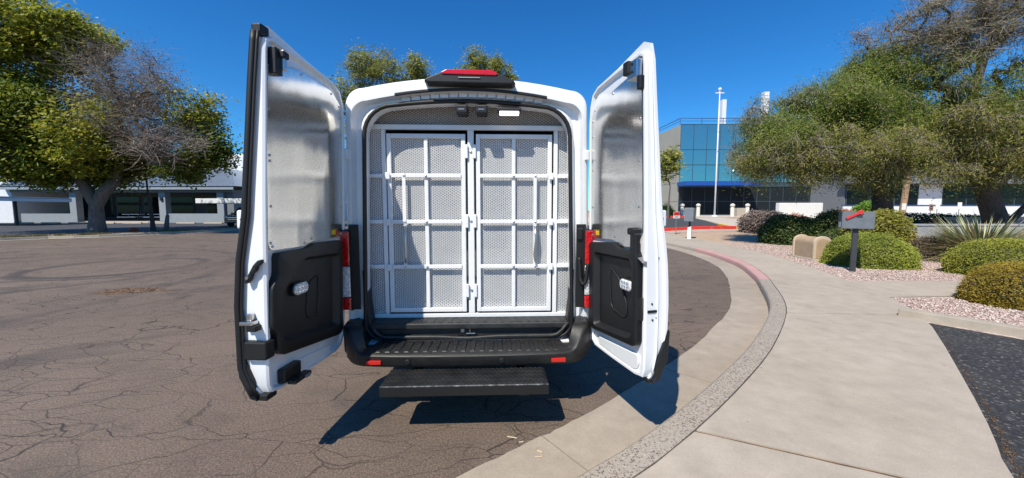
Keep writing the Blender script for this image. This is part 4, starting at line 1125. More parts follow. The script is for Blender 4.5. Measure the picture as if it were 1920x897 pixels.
# ------------------------------------------------------------------ security cage standing inside the van
cage = empty('security_cage', (-.335, 2.85, .634), R(2.2))
tag(cage, 'white steel mesh security cage with two hinged doors inside the van', 'cage')
PC = M['powder_coat']; ZC = .634
def cb(name, x0, x1, y0, y1, z0, z1, parent=cage, mat=PC, bevel=.004): return MB().box(x0, x1, y0, y1, z0 - ZC, z1 - ZC).build(name, mat, parent, bevel=bevel)
def expanded(name, inside, x0, x1, z0, z1, y, parent, lw=.031, sw=.0135, hole=.64):
    nx = int((x1 - x0) / (lw / 2)) + 2; nz = int((z1 - z0) / (sw / 2)) + 2
    i, j = np.meshgrid(np.arange(nx), np.arange(nz), indexing='ij'); i = i.ravel(); j = j.ravel()
    k = (i + j) % 2 == 0; cx = x0 + i[k] * lw / 2; cz = z0 + j[k] * sw / 2
    k = inside(cx, cz); cx = cx[k]; cz = cz[k]; N = len(cx)
    dx = np.array([1, 0, -1, 0]) * lw / 2; dz = np.array([0, 1, 0, -1]) * sw / 2
    out = np.stack([cx[:, None] + dx, np.full((N, 4), y), cz[:, None] + dz - ZC], -1)
    # strand planes lean a little, as in raised expanded metal
    inn = np.stack([cx[:, None] + dx * hole, np.full((N, 4), y) + np.array([0, .0012, 0, -.0012]), cz[:, None] + dz * hole - ZC], -1)
    bck = inn + np.array([0, .0022, 0])
    V = np.concatenate([out, inn, bck], 1).reshape(-1, 3)
    f = []
    for q in range(4):
        r = (q + 1) % 4; f += [(q, r, 4 + r, 4 + q), (4 + q, 4 + r, 8 + r, 8 + q)]
    F_ = (np.array(f)[None] + (np.arange(N) * 12)[:, None, None]).reshape(-1, 4)
    return fast_mesh(name, V, F_, PC, parent)
YB, YM = .172, .199
# fixed frame
for x0, x1 in ((-.706, -.674), (.683, .716)): cb('upright', x0, x1, YB, YB + .03, .669, 2.172)
cb('centre_post', -.018, .032, YB, YB + .03, .669, 2.172)
cb('bottom_rail', -.80, .80, YB - .002, YB + .03, .636, .668)
cb('top_rail', -.82, .82, YB - .002, YB + .03, 2.173, 2.212)
for s in (-1, 1):
    for z in (1.806, 1.435, 1.066):
        a, b = sorted((s * .707 + (.01 if s > 0 else 0), s * .84)); cb('side_rail', a, b, YB + .001, YB + .029, z - .016, z + .016)
def in_rect(a, b, c, d): return lambda x, z: (x > a) & (x < b) & (z > c) & (z < d)
expanded('mesh_panel', in_rect(-.845, -.70, .66, 2.18), -.845, -.70, .66, 2.18, YM, cage)
expanded('mesh_panel', in_rect(.71, .845, .66, 2.18), .71, .845, .66, 2.18, YM, cage)
def arch(x, z): return (z > 2.205) & (z < 2.39) & (np.abs(x) < .84) & ((((np.abs(x) - .55).clip(0) / .30) ** 2 + ((z - 2.10).clip(0) / .29) ** 2 < 1))
expanded('mesh_panel', arch, -.82, .82, 2.205, 2.40, YM + .004, cage, hole=.84)
cb('back_panel', -.70, .71, .80, .81, .636, 2.10, mat=M['cage_back'], bevel=0)
for s in (-1, 1): cb('side_panel', *sorted((s * .835, s * .845)), .22, .799, .636, 2.10, mat=M['interior_liner'], bevel=0)
def bolt(parent, x, y, z, r=.009):
    MB().loops([[(x + r * f * math.cos(a), y + e, z - ZC + r * f * math.sin(a)) for a in np.linspace(0, 2 * math.pi, 8, endpoint=False)] for e, f in ((.0, 1), (-.006, .9), (-.008, .4))], True, True, True).build('bolt', M['steel'], parent)
def cage_door(s, xa, xb):
    Dr = empty('cage_door', (0, 0, 0), parent=cage)
    Dr['label'] = 'left mesh door of the cage, partly in shadow' if s < 0 else 'right mesh door of the cage, fully sunlit'
    z0, z1 = .684, 2.140; w = .034; y0 = YB - .006; y1 = YB + .024
    for a, b in ((xa, xa + w), (xb - w, xb)): cb('stile', a, b, y0, y1, z0, z1, Dr)
    cb('door_rail', xa + w, xb - w, y0 + .001, y1, z0, z0 + w, Dr); cb('door_rail', xa + w, xb - w, y0 + .001, y1, z1 - w, z1, Dr)
    xm = -.353 if s < 0 else .355
    cb('mullion_bar', xm - .015, xm + .015, y0 + .004, y1 - .002, z0 + w, z1 - w, Dr)
    for z in (1.806, 1.435, 1.066):
        cb('cross_bar', xa + w, xb - w, y0 - .010, y0 + .003, z - .016, z + .016, Dr)
        for x in (xm,): bolt(Dr, x, y0 - .010, z)
    xs = -.528 if s < 0 else .53
    cb('lock_bar', xs - .014, xs + .014, y0 - .016, y0 - .0105, 1.05, 1.822, Dr)
    for z in (1.806, 1.435, 1.066): bolt(Dr, xs, y0 - .016, z, .008)
    MB().tube([(xs + s * .0, y0 - .030, 1.395 - ZC), (xs + .006, y0 - .040, 1.30 - ZC), (xs + .008 * s * -1, y0 - .040, 1.16 - ZC), (xs + .004, y0 - .03, 1.10 - ZC)], .008, 8).tube([(xs, y0 - .016, 1.40 - ZC), (xs, y0 - .034, 1.395 - ZC)], .011, 8).build('lock_handle', M['steel'], Dr, smooth=True)
    # latch blocks on the outer stile and hinges on the centre post
    xo = xa - .004 if s < 0 else xb - .02
    for z in (1.806, 1.435, 1.066): cb('latch_block', xo - .006, xo + .03, y0 - .024, y0 - .011, z - .03, z + .024, Dr)
    xh = -.03 if s < 0 else .036
    for z in (2.0, 1.44, .865): cb('hinge', xh - .013, xh + .015, y0 - .016, y0 - .001, z - .055, z + .055, Dr)
    expanded('mesh_panel', in_rect(xa + .02, xb - .02, z0 + .02, z1 - .02), xa + .02, xb - .02, z0 + .02, z1 - .02, YM + .001, Dr)
cage_door(-1, -.664, -.036); cage_door(1, .050, .668)
for z in (2.0, 1.44, .865): bolt(cage, .007, YB - .001, z, .011)

# ------------------------------------------------------------------ plants
def leaf_quads(C, L, W, up=.35, droop=0.0, jitter=.35, face=1.0):
    """N rhombic leaves centred at C, random facing; droop pulls the long axis down"""
    N = len(C)
    ax = rng.normal(0, 1, (N, 3)); ax[:, 2] = ax[:, 2] * (1 - up) - droop * 1.6; ax /= np.linalg.norm(ax, axis=1)[:, None]
    nn = rng.normal(0, 1, (N, 3)); nn = nn * .75 + np.array(SUN) * face; nn[:, 2] += up * .5; ax = ax - nn * ((ax * nn).sum(1) / (nn * nn).sum(1))[:, None] * .8; ax /= np.linalg.norm(ax, axis=1)[:, None] + 1e-9; b = np.cross(nn, ax); b /= np.linalg.norm(b, axis=1)[:, None] + 1e-9
    l = L * rng.uniform(1 - jitter, 1 + jitter, N)[:, None] * .5; w = W * rng.uniform(1 - jitter, 1 + jitter, N)[:, None] * .5
    V = np.stack([C - ax * l, C + b * w - ax * l * .1, C + ax * l, C - b * w - ax * l * .1], 1).reshape(-1, 3)
    return V, np.arange(4 * N).reshape(-1, 4)

def branch_mesh(paths, n=6):
    """paths: list of (pts (k,3), radii (k,)) -> verts, quads"""
    VV, FF = [], []; base = 0
    for P, r in paths:
        P = np.asarray(P, float); k = len(P); nn = n if r[0] > .03 else 3
        T = np.gradient(P, axis=0); T /= np.linalg.norm(T, axis=1)[:, None] + 1e-9
        ref = np.array([.3, .9, .2]); A_ = np.cross(T, ref); A_ /= np.linalg.norm(A_, axis=1)[:, None] + 1e-9; B_ = np.cross(T, A_)
        a = np.linspace(0, 2 * np.pi, nn, endpoint=False)
        V = P[:, None, :] + (A_[:, None, :] * np.cos(a)[None, :, None] + B_[:, None, :] * np.sin(a)[None, :, None]) * np.asarray(r)[:, None, None]
        VV.append(V.reshape(-1, 3))
        i = np.arange(k - 1)[:, None] * nn; j = np.arange(nn)[None]; j2 = (j + 1) % nn
        FF.append(np.stack([i + j, i + j2, i + nn + j2, i + nn + j], -1).reshape(-1, 4) + base); base += k * nn
    return np.concatenate(VV), np.concatenate(FF)

def grow(trunks, targets, rtip=.012, sag=0.0, wob=.12, step=.8):
    """connect every target point to the skeleton; returns paths with pipe-model radii and the node tree"""
    nodes = []; par = []; chains = []
    for P, r in trunks:
        prev = -1
        for k, p in enumerate(P):
            nodes.append(np.array(p, float)); par.append(prev); prev = len(nodes) - 1
    root = np.array(trunks[0][0][0], float)
    T = sorted(targets, key=lambda p: np.linalg.norm(np.array(p) - root))
    tips = []
    nt = sum(len(P) for P, r in trunks)
    low = min(len(trunks[0][0]) - 1, max(1, len(trunks[0][0]) // 2))
    for tgt in T:
        tgt = np.array(tgt, float); A_ = np.array(nodes)
        dv = A_ - tgt; dist = np.linalg.norm(dv, axis=1) + np.maximum(0, A_[:, 2] - tgt[2]) * (.6 - sag) + np.maximum(0, root[2] + (trunks[0][0][low][2] - root[2]) - A_[:, 2]) * 4
        i = int(np.argmin(dist)); p0 = nodes[i]; D_ = np.linalg.norm(tgt - p0)
        k = max(2, int(D_ / step)); prev = i
        for q in range(1, k + 1):
            t = q / k; p = p0 * (1 - t) + tgt * t; p = p + np.array([0, 0, .14 * D_ * math.sin(math.pi * t) * (1 if sag < .5 else .5)])
            if q < k: p = p + rng.normal(0, wob * step, 3)
            nodes.append(p); par.append(prev); prev = len(nodes) - 1
        tips.append(prev)
    cnt = np.zeros(len(nodes))
    for t in tips:
        i = t
        while i >= 0: cnt[i] += 1; i = par[i]
    rad = rtip * np.sqrt(np.maximum(cnt, 1)) ** .95
    kids = {}
    for i, p in enumerate(par):
        if p >= 0: kids.setdefault(p, []).append(i)
    paths = []; done = set()
    def follow(i, start):
        stack = [(i, start)]
        while stack:
            a, st = stack.pop(); P = []; r = []
            if st is not None: P.append(nodes[st]); r.append(min(rad[st], rad[a] * 1.15))
            cur = a
            while True:
                P.append(nodes[cur]); r.append(rad[cur]); ks = kids.get(cur, [])
                if not ks: break
                ks = sorted(ks, key=lambda q: -rad[q])
                for o_ in ks[1:]: stack.append((o_, cur))
                cur = ks[0]
            if len(P) > 1: paths.append((np.array(P), np.array(r)))
    off = 0
    for P, r in trunks: follow(off, None); off += len(P)
    return paths, [nodes[t] for t in tips]

def ell_points(E, N):
    """N random points in the shell-weighted volume of ellipsoid E=(cx,cy,cz,rx,ry,rz)"""
    d = rng.normal(0, 1, (N, 3)); d /= np.linalg.norm(d, axis=1)[:, None]; r = rng.random(N)[:, None] ** .42
    return np.array(E[:3]) + d * r * np.array(E[3:])

def tree(name, label, base, trunks, lobes, bark, tip_r=.012, sag=0, trunk_r=None, group=None, cat='tree', step=.8, wob=.12):
    """lobes: dicts e=ellipsoid, n=clumps, leaves per clump, L, W, spread, mat, droop, twigs"""
    root = empty(name, base); tag(root, label, cat, group)
    b = np.array(base, float)
    allt = []; spans = []
    for lo in lobes:
        P = ell_points(lo['e'], lo['n']); spans.append((len(allt), len(allt) + len(P))); allt += list(P)
    paths, _ = grow(trunks, allt, tip_r, sag, wob, step)
    if trunk_r:
        P, r = paths[0]; h = P[:, 2] - P[0, 2]
        paths[0] = (P, np.maximum(r, trunk_r * np.interp(h, [0, .5, 2, 4.2], [1.25, 1.0, .8, .0])))
    V, F_ = branch_mesh(paths, 8)
    fast_mesh('trunk', V - b, F_, bark, root, True)
    by = {}
    tw = []
    for lo, (i0, i1) in zip(lobes, spans):
        C = np.array(allt[i0:i1]); s = lo['spread']
        nl = lo['leaves']
        if nl:
            sq = np.array([1, 1, lo.get('flat', .7)]); sv = np.repeat(s * rng.uniform(.5, 1.35, len(C)), nl)[:, None]
            P = np.repeat(C, nl, 0) + rng.normal(0, 1, (len(C) * nl, 3)) * sv * sq
            if lo.get('hang'): P[:, 2] -= np.abs(rng.normal(0, lo['hang'], len(P)))
            V, F_ = leaf_quads(P, lo['L'], lo['W'], lo.get('up', .35), lo.get('droop', 0))
            by.setdefault(lo['mat'], []).append(V)
        for c in C:
            for k in range(lo.get('twigs', 0)):
                d = rng.normal(0, 1, 3); d[2] = d[2] * .6 + (-.9 if lo.get('hang') else .35); d /= np.linalg.norm(d); L_ = s * rng.uniform(1.0, 2.6)
                p0 = c + rng.normal(0, .3, 3) * s; q = [p0 + d * L_ * t + rng.normal(0, .05, 3) * L_ * (t > 0) - np.array([0, 0, .25 * L_ * t * t * (1 if lo.get('hang') else .2)]) for t in (0, .35, .7, 1)]
                tw.append((np.array(q), np.array([.010, .008, .005, .002]) * lo.get('tr', 1.0)))
    for mt, vs in by.items():
        V = np.concatenate(vs); F_ = np.arange(len(V)).reshape(-1, 4)
        fast_mesh('crown', V - b, F_, M[mt], root)
    if tw:
        V, F_ = branch_mesh(tw, 3); tag(fast_mesh('twigs', V - b, F_, M['bark_pale'] if lobes[0].get('pale', True) else bark, root), kind='stuff')
    return root

# --- big half-bare tree on the left verge (a px-sized lobe is given at its true place, Y about 23)
def at(px, py, Y): 
    th = R(4.5); dx = (px - 960) / 690; dy = (448.5 - py) / 690; ry = math.cos(th) + dy * math.sin(th); rz = -math.sin(th) + dy * math.cos(th); t = Y / ry
    return (dx * t, Y, 1.53 + rz * t)
def lobe(px, py, rx, rz, Y, ry, n, leaves, L, W, spread, mat, **k):
    c = at(px, py, Y); f = Y / 690
    d = dict(e=(*c, rx * f, ry, rz * f), n=n, leaves=leaves, L=L, W=W, spread=spread, mat=mat); d.update(k); return d
B = (-26.2, 23.2, .1)
tr = [([(-26.2, 23.2, 0), (-26.15, 23.2, .8), (-26.1, 23.2, 1.8), (-25.6, 23.2, 2.6), (-24.9, 23.3, 3.4), (-24.5, 23.3, 4.4), (-24.3, 23.2, 5.6), (-24.2, 23.2, 7)], .5),
      ([(-26.1, 23.2, 1.8), (-26.5, 23.1, 2.8), (-26.9, 23.0, 3.8), (-27.3, 23.2, 5.2), (-28, 23.2, 7.5)], .3)]
tree('half_bare_tree', 'large tree with green left side and bare grey twigs in the middle', B, tr, [
    lobe(30, 70, 105, 75, 23, 3.0, 90, 285, .23, .115, 0.45, 'ficus_leaf_bright', twigs=2),
    lobe(130, 70, 55, 45, 23, 2, 30, 255, .23, .115, 0.41, 'ficus_leaf_bright', twigs=2),
    lobe(40, 250, 120, 95, 22.6, 3.6, 150, 315, .23, .115, 0.49, 'ficus_leaf'),
    lobe(150, 255, 60, 70, 21.6, 2.0, 30, 165, .23, .115, 0.49, 'ficus_leaf_bright'),
    lobe(130, 320, 85, 28, 23.4, 3, 60, 285, .23, .115, 0.45, 'ficus_leaf'),
    lobe(-80, 200, 80, 140, 23, 4, 60, 240, .23, .115, 0.57, 'ficus_leaf'),
    lobe(235, 190, 95, 100, 22.6, 2.6, 130, 46, .13, .05, .75, 'twig_leaf_dry', twigs=15, tr=.85),
    lobe(300, 235, 75, 85, 22.6, 2.2, 90, 70, .13, .05, .7, 'twig_leaf_dry', twigs=13, tr=.8),
    lobe(320, 280, 70, 22, 21.6, 1.2, 26, 0, .2, .1, .7, 'ficus_leaf', twigs=12, tr=1.5),
    lobe(378, 225, 30, 52, 23.4, 1.6, 24, 195, .23, .115, 0.41, 'ficus_leaf_bright'),
    lobe(390, 285, 28, 40, 23.2, 1.4, 28, 225, .23, .115, 0.37, 'ficus_leaf'),
    lobe(345, 320, 30, 18, 23.2, 1.2, 16, 180, .23, .115, 0.33, 'ficus_leaf'),
    lobe(240, 300, 45, 40, 24.2, 2, 36, 255, .23, .115, 0.41, 'ficus_leaf'),
    lobe(210, 230, 80, 90, 25, 1.6, 24, 150, .23, .115, 0.49, 'ficus_leaf'),
], M['bark'], .019, trunk_r=.42)

# slim tree by the verge
b2 = at(288, 436, 25.5); b2 = (b2[0], b2[1], .1)
tree('slim_tree', 'slim tree with dark straight stem right of the big trunk', b2, [([(b2[0], b2[1], .0), (b2[0] - .05, b2[1], 1.2), (b2[0] - .2, b2[1], 3), (b2[0] - .25, b2[1], 5)], .12)],
     [lobe(287, 300, 30, 32, 25.5, 1.2, 18, 180, .23, .115, 0.41, 'ficus_leaf')], M['bark_dark'], .012, trunk_r=.13)
o = MB().tube([(0, 0, 0), (.05, 0, .5), (.16, 0, 1.1)], [.15, .13, .10], 8).build('tree_stake', M['bark'], None, True); o.location = (b2[0] + .9, b2[1], .08); tag(o, 'short grey stump beside the slim tree', 'stump')
o = MB().loops([[(r * math.cos(a) * (1 + .2 * math.sin(3 * a)), r * .6 * math.sin(a), z) for a in np.linspace(0, 2 * math.pi, 12, endpoint=False)] for r, z in ((.28, 0), (.3, .1), (.16, .22), (.05, .25))], True, True, True).build('cloth_bundle', M['orange_stuff'], None, True)
o.location = (b2[0] - .9, b2[1] - .5, .11); tag(o, 'small orange red bundle at the foot of the slim tree', 'bundle')

# --- trees showing above the van roof
for nm, lab, base, lobes in (
    ('roadside_tree', 'loose grey green tree above the left end of the van roof', (-13.6, 34, 0), [lobe(700, 135, 52, 38, 34, 2.5, 70, 95, .26, .085, .45, 'eucalyptus_leaf', twigs=2), lobe(660, 175, 30, 30, 34, 2, 30, 90, .26, .085, .4, 'eucalyptus_leaf', twigs=2), lobe(690, 235, 70, 60, 34, 3, 60, 90, .26, .085, .5, 'eucalyptus_leaf', twigs=2)]),
    ('roadside_tree', 'small pointed tree crown just left of the brake lamp', (-9.3, 36, 0), [lobe(783, 140, 24, 32, 36, 2, 40, 120, .24, .08, .42, 'eucalyptus_leaf', twigs=1), lobe(750, 165, 30, 25, 36, 2, 30, 100, .24, .08, .45, 'eucalyptus_leaf'), lobe(775, 225, 50, 55, 36, 2.6, 50, 90, .26, .085, .5, 'eucalyptus_leaf')]),
    ('roadside_tree', 'olive green tree crown behind the red brake lamp', (-3, 34, 0), [lobe(893, 130, 20, 32, 34, 1.6, 34, 120, .24, .08, .38, 'eucalyptus_leaf'), lobe(930, 135, 24, 28, 34, 1.6, 34, 120, .24, .08, .38, 'eucalyptus_leaf'), lobe(870, 145, 18, 22, 34, 1.4, 16, 110, .24, .08, .36, 'eucalyptus_leaf'), lobe(958, 145, 7, 12, 34, .8, 6, 110, .28, .1, .28, 'eucalyptus_leaf'), lobe(905, 215, 65, 60, 34, 3, 60, 90, .26, .085, .5, 'eucalyptus_leaf')])):
    x, y, z = base
    tree(nm, lab, base, [([(x, y, 0), (x, y, 3), (x + .3, y, 6), (x + .2, y, 9)], .3)], lobes, M['bark'], .014, trunk_r=.28, group='trees beyond the road')

# --- feathery trees on the right
mq = dict(L=.125, W=.024, droop=.5, up=.1)
def q(px, py, rx, rz, Y, ry, n, leaves, spread, mat, **k):
    kk = dict(mq); kk.update(k); L_ = kk.pop('L'); W_ = kk.pop('W'); return lobe(px, py, rx, rz, Y, ry, n, leaves, L_, W_, spread, mat, **kk)
tree('mesquite_tree', 'wide feathery tree with drooping foliage over the white sign', (15.4, 15.2, .14), [([(15.4, 15.2, .1), (15.35, 15.2, .9), (15.2, 15.2, 1.9), (14.9, 15.1, 2.9), (14.4, 15, 3.8), (13.8, 15, 4.6)], .4), ([(15.4, 15.2, 1.6), (15.9, 15.3, 2.6), (16.3, 15.3, 3.6), (16.5, 15.4, 5), (16.6, 15.5, 6.4)], .3)], [
    q(1455, 255, 72, 46, 15, 1.6, 66, 380, 0.28, 'mesquite_leaf', hang=.28, twigs=7, tr=.9),
    q(1410, 235, 30, 48, 15.3, 1.2, 18, 130, 0.30, 'mesquite_leaf_grey', hang=.25, twigs=9, tr=.7),
    q(1500, 185, 70, 26, 15.4, 1.2, 33, 120, 0.28, 'mesquite_leaf', twigs=9, tr=.7),
    q(1565, 200, 60, 55, 15.2, 1.8, 57, 420, 0.28, 'mesquite_leaf', hang=.25, twigs=4),
    q(1640, 150, 62, 58, 15.4, 1.8, 66, 430, 0.28, 'mesquite_leaf', hang=.25, twigs=4),
    q(1640, 225, 80, 50, 14.8, 1.6, 66, 420, 0.27, 'mesquite_leaf', hang=.3, twigs=6),
    q(1590, 275, 130, 40, 14.4, 1.8, 90, 330, 0.26, 'mesquite_leaf_olive', hang=.32, twigs=16, tr=.9),
    q(1475, 285, 90, 34, 14.4, 1.5, 51, 260, 0.26, 'mesquite_leaf_olive', hang=.3, twigs=18, tr=.9),
    q(1700, 275, 60, 46, 14.6, 1.4, 39, 230, 0.26, 'mesquite_leaf_olive', hang=.32, twigs=18),
    q(1520, 322, 45, 14, 14.2, .8, 10, 240, .22, 'mesquite_leaf_olive', hang=.3, twigs=16),
    q(1650, 325, 45, 14, 14.3, .8, 10, 240, .22, 'mesquite_leaf_olive', hang=.3, twigs=16),
    q(1430, 318, 24, 16, 14.6, .7, 6, 200, .22, 'mesquite_leaf_olive', hang=.3, twigs=14),
    q(1600, 235, 170, 60, 15.9, .8, 50, 330, .30, 'mesquite_leaf', hang=.3, twigs=4),
    q(1640, 250, 140, 70, 16.8, 1.2, 90, 330, 0.35, 'mesquite_leaf', hang=.3),
], M['bark_dark'], .013, sag=.5, trunk_r=.40)
tree('mesquite_tree', 'tall feathery tree at right with bare dark upper limbs', (18.9, 14.2, .14), [([(18.9, 14.2, .1), (18.8, 14.2, .8), (18.4, 14.2, 1.7), (17.9, 14.2, 2.8), (17.6, 14.3, 4.2), (17.5, 14.4, 5.6), (17.8, 14.4, 7.2), (18.4, 14.4, 9)], .4), ([(18.9, 14.2, .8), (19.8, 14.2, 1.7), (20.6, 14.2, 3.0), (21, 14.2, 5)], .3)], [
    q(1865, 190, 75, 55, 14, 1.8, 66, 420, 0.28, 'mesquite_leaf', hang=.3, twigs=6),
    q(1800, 235, 50, 45, 13.8, 1.4, 33, 300, 0.27, 'mesquite_leaf_olive', hang=.32, twigs=20),
    q(1880, 265, 85, 48, 13.6, 1.6, 66, 380, 0.27, 'mesquite_leaf_olive', hang=.35, twigs=14),
    q(1760, 150, 50, 45, 14.2, 1.3, 18, 200, 0.28, 'mesquite_leaf', twigs=14),
    q(1780, 60, 140, 70, 14.4, 2.2, 88, 170, 0.32, 'mesquite_leaf_grey', twigs=15, tr=1.0),
    q(1890, 50, 90, 80, 14.4, 2.2, 74, 170, 0.32, 'mesquite_leaf_grey', twigs=15, tr=1.0),
    q(1680, 80, 55, 40, 14.8, 1.4, 20, 80, 0.30, 'mesquite_leaf_grey', twigs=14, tr=.8),
    q(2010, 200, 70, 120, 14, 2.5, 75, 260, 0.39, 'mesquite_leaf', hang=.3),
    q(1770, 318, 40, 16, 13.8, .8, 10, 240, .22, 'mesquite_leaf_olive', hang=.3, twigs=16),
    q(1870, 322, 50, 14, 13.8, .8, 12, 240, .22, 'mesquite_leaf_olive', hang=.3, twigs=14),
    q(1830, 250, 110, 60, 15.6, 1.2, 70, 300, 0.35, 'mesquite_leaf', hang=.2),
], M['bark_dark'], .017, sag=.4, trunk_r=.38)
c = at(1256, 305, 33)
tree('young_tree', 'small pale green tree between open door and glass building', (c[0], 33, ter(c[0], 33)), [([(c[0], 33, .5), (c[0], 33, 2), (c[0] + .1, 33, 3.6)], .1)], [lobe(1254, 310, 16, 32, 33, .9, 24, 110, .3, .10, .35, 'eucalyptus_leaf', twigs=3)], M['bark'], .01, trunk_r=.1)

# palm trunk between the signs
pb = (25.6, 24.3)
pt = empty('palm_tree', (*pb, ter(*pb))); tag(pt, 'leaning palm with reddish tan trunk before the dark windows', 'palm')
MB().tube([(0, 0, -.1), (.08, 0, .8), (.17, 0, 1.8), (.25, 0, 3.2), (.3, 0, 5.2)], [.21, .18, .165, .16, .15], 10).build('trunk', M['bark_palm'], pt, True)
vv = MB()
for k in range(26):
    a = 2 * math.pi * k / 26 + rng.normal(0, .1); e = rng.uniform(-.2, .9); L_ = rng.uniform(1.1, 1.7); dx, dy = math.cos(a), math.sin(a)
    rows = []
    for t in (0, .3, .6, .85, 1): 
        p = Vector((.3 + dx * L_ * t * math.cos(e), dy * L_ * t * math.cos(e), 5.2 + L_ * t * math.sin(e) - .9 * t * t)); w = .22 * math.sin(math.pi * min(.98, .1 + t * .88)); rows.append([p + Vector((-dy * w, dx * w, -.06)), p + Vector((0, 0, .03)), p + Vector((dy * w, -dx * w, -.06))])
    vv.loops(rows, False)
vv.build('fronds', M['mesquite_leaf'], pt)

# --- clipped shrubs
def shrub(name, label, c, r, h, mat, nleaf=9000, L=.045, W=.022, rough=.06, core=(.03, .035, .012), box=2.0, yaw=0, fill=.25, cat='shrub', group='shrubs in the gravel bed', squash=1.0):
    """c base centre; r=(rx,ry); superellipsoid body wrapped in leaf faces"""
    z0 = ter(c[0], c[1]); root = empty(name, (c[0], c[1], z0)); tag(root, label, cat, group)
    N = nleaf
    d = rng.normal(0, 1, (N, 3)); d[:, 2] = np.abs(d[:, 2]) * 1.0 - .18 * rng.random(N); p = box
    s = (np.abs(d[:, 0]) ** p + np.abs(d[:, 1]) ** p + np.abs(d[:, 2]) ** p) ** (1 / p); d /= s[:, None]
    ph = rng.uniform(0, 6.28, 9)
    def lump(d): return 1 + rough * (np.sin(3.1 * d[:, 0] + ph[0]) * np.sin(2.7 * d[:, 1] + ph[1]) + .6 * np.sin(6.3 * d[:, 0] + ph[2]) * np.sin(5.7 * d[:, 2] * 1.3 + ph[3]) + .45 * np.sin(11 * d[:, 1] + ph[4]) * np.sin(10 * d[:, 0] + ph[5]))
    depth = 1 - fill * rng.random(N) ** 2.2; depth = np.where(rng.random(N) < .03, 1 + .07 * rng.random(N), depth)
    P = d * (lump(d) * depth)[:, None] * np.array([r[0], r[1], h]); P[:, 2] = np.maximum(P[:, 2], .02) if True else P[:, 2]
    P += rng.normal(0, L * .5, P.shape); P[:, 2] = np.maximum(P[:, 2], .01)
    V, F_ = leaf_quads(P, L, W, .3, face=1.3)
    fast_mesh('foliage', V, F_, M[mat], root)
    # dark woody heart
    rows = []
    for k in range(7):
        t = k / 6; zz_ = h * .80 * math.sin(t * math.pi / 2); rr = .80 * max(.02, (1 - (math.sin(t * math.pi / 2)) ** p)) ** (1 / p)
        rows.append([(r[0] * rr * math.cos(a) * (1 + .06 * math.sin(5 * a + k)), r[1] * rr * math.sin(a) * (1 + .06 * math.sin(4 * a + k)), zz_) for a in np.linspace(0, 2 * math.pi, 20, endpoint=False)])
    MB().loops(rows, True, True, True).build('heart', M['bark_dark'], root, True)
    for k in range(5):
        a = rng.uniform(0, 6.28); MB().tube([(0, 0, -.02), (r[0] * .4 * math.cos(a), r[1] * .4 * math.sin(a), h * .5)], [.02, .01], 5).build('stem', M['bark_dark'], root)
    return root
shrub('clipped_shrub', 'low green dome shrub right behind the grey mailbox post', (9.1, 9.35), (.92, .8), .80, 'hedge_leaf_green', 26000, .045, .02, .04, box=2.3)
shrub('clipped_shrub', 'large flat topped green shrub at the right edge, behind the olive one', (10.75, 7.8), (1.0, .8), .78, 'hedge_leaf', 28000, .04, .018, .03, box=2.8)
shrub('clipped_shrub', 'olive brown rounded shrub nearest the camera at the right edge', (7.72, 5.42), (.72, .6), .62, 'hedge_leaf_olive', 26000, .03, .013, .03, box=2.4)
shrub('clipped_shrub', 'yellow green square shrub behind the grey mailbox', (11.25, 11.3), (.75, .7), 1.32, 'hedge_leaf_yellow', 14000, .075, .042, .06, box=3.5)
shrub('loose_shrub', 'brown dry shrub at the foot of the grey wall', (11.95, 10.5), (.62, .5), .62, 'hedge_leaf_brown', 9000, .06, .02, .08)
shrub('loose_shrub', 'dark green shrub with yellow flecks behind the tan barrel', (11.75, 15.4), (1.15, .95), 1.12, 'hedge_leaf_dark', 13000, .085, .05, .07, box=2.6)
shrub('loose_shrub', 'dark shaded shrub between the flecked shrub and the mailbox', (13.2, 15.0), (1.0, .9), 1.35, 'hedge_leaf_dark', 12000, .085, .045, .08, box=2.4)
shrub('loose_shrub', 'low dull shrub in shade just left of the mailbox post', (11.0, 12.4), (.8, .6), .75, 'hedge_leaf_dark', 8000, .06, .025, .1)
shrub('loose_shrub', 'grey purple dry bush at the left end of the bed', (14.1, 20.6), (1.15, .9), 1.15, 'hedge_leaf_grey', 12000, .11, .05, .1, box=2.4)
shrub('loose_shrub', 'orange brown dry bush between the grey bush and the sign', (16.6, 21.6), (1.1, .8), .95, 'flower_pink', 5000, .1, .04, .1)
shrub('loose_shrub', 'pink flowering bush above the mailbox flag', (21.6, 24), (1.0, .8), 1.05, 'flower_pink', 7000, .12, .06, .1)
shrub('loose_shrub', 'bright green sunlit bush left of the palm trunk', (24.6, 25.5), (1.0, .9), 1.55, 'bright_leaf', 8000, .14, .08, .12, box=2.6)
shrub('loose_shrub', 'green bush between the tan side wall and the entrance drive', (14.9, 36.5), (1.3, .9), 1.1, 'hedge_leaf_green', 5000, .14, .07, .12)
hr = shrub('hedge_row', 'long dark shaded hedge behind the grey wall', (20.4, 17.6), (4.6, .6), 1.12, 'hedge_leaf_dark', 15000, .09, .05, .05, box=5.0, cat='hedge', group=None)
shrub('loose_shrub', 'green shrub behind the cream wall cap at far right', (20.6, 13.6), (1.6, .5), .98, 'hedge_leaf_green', 7000, .08, .04, .1, box=3)

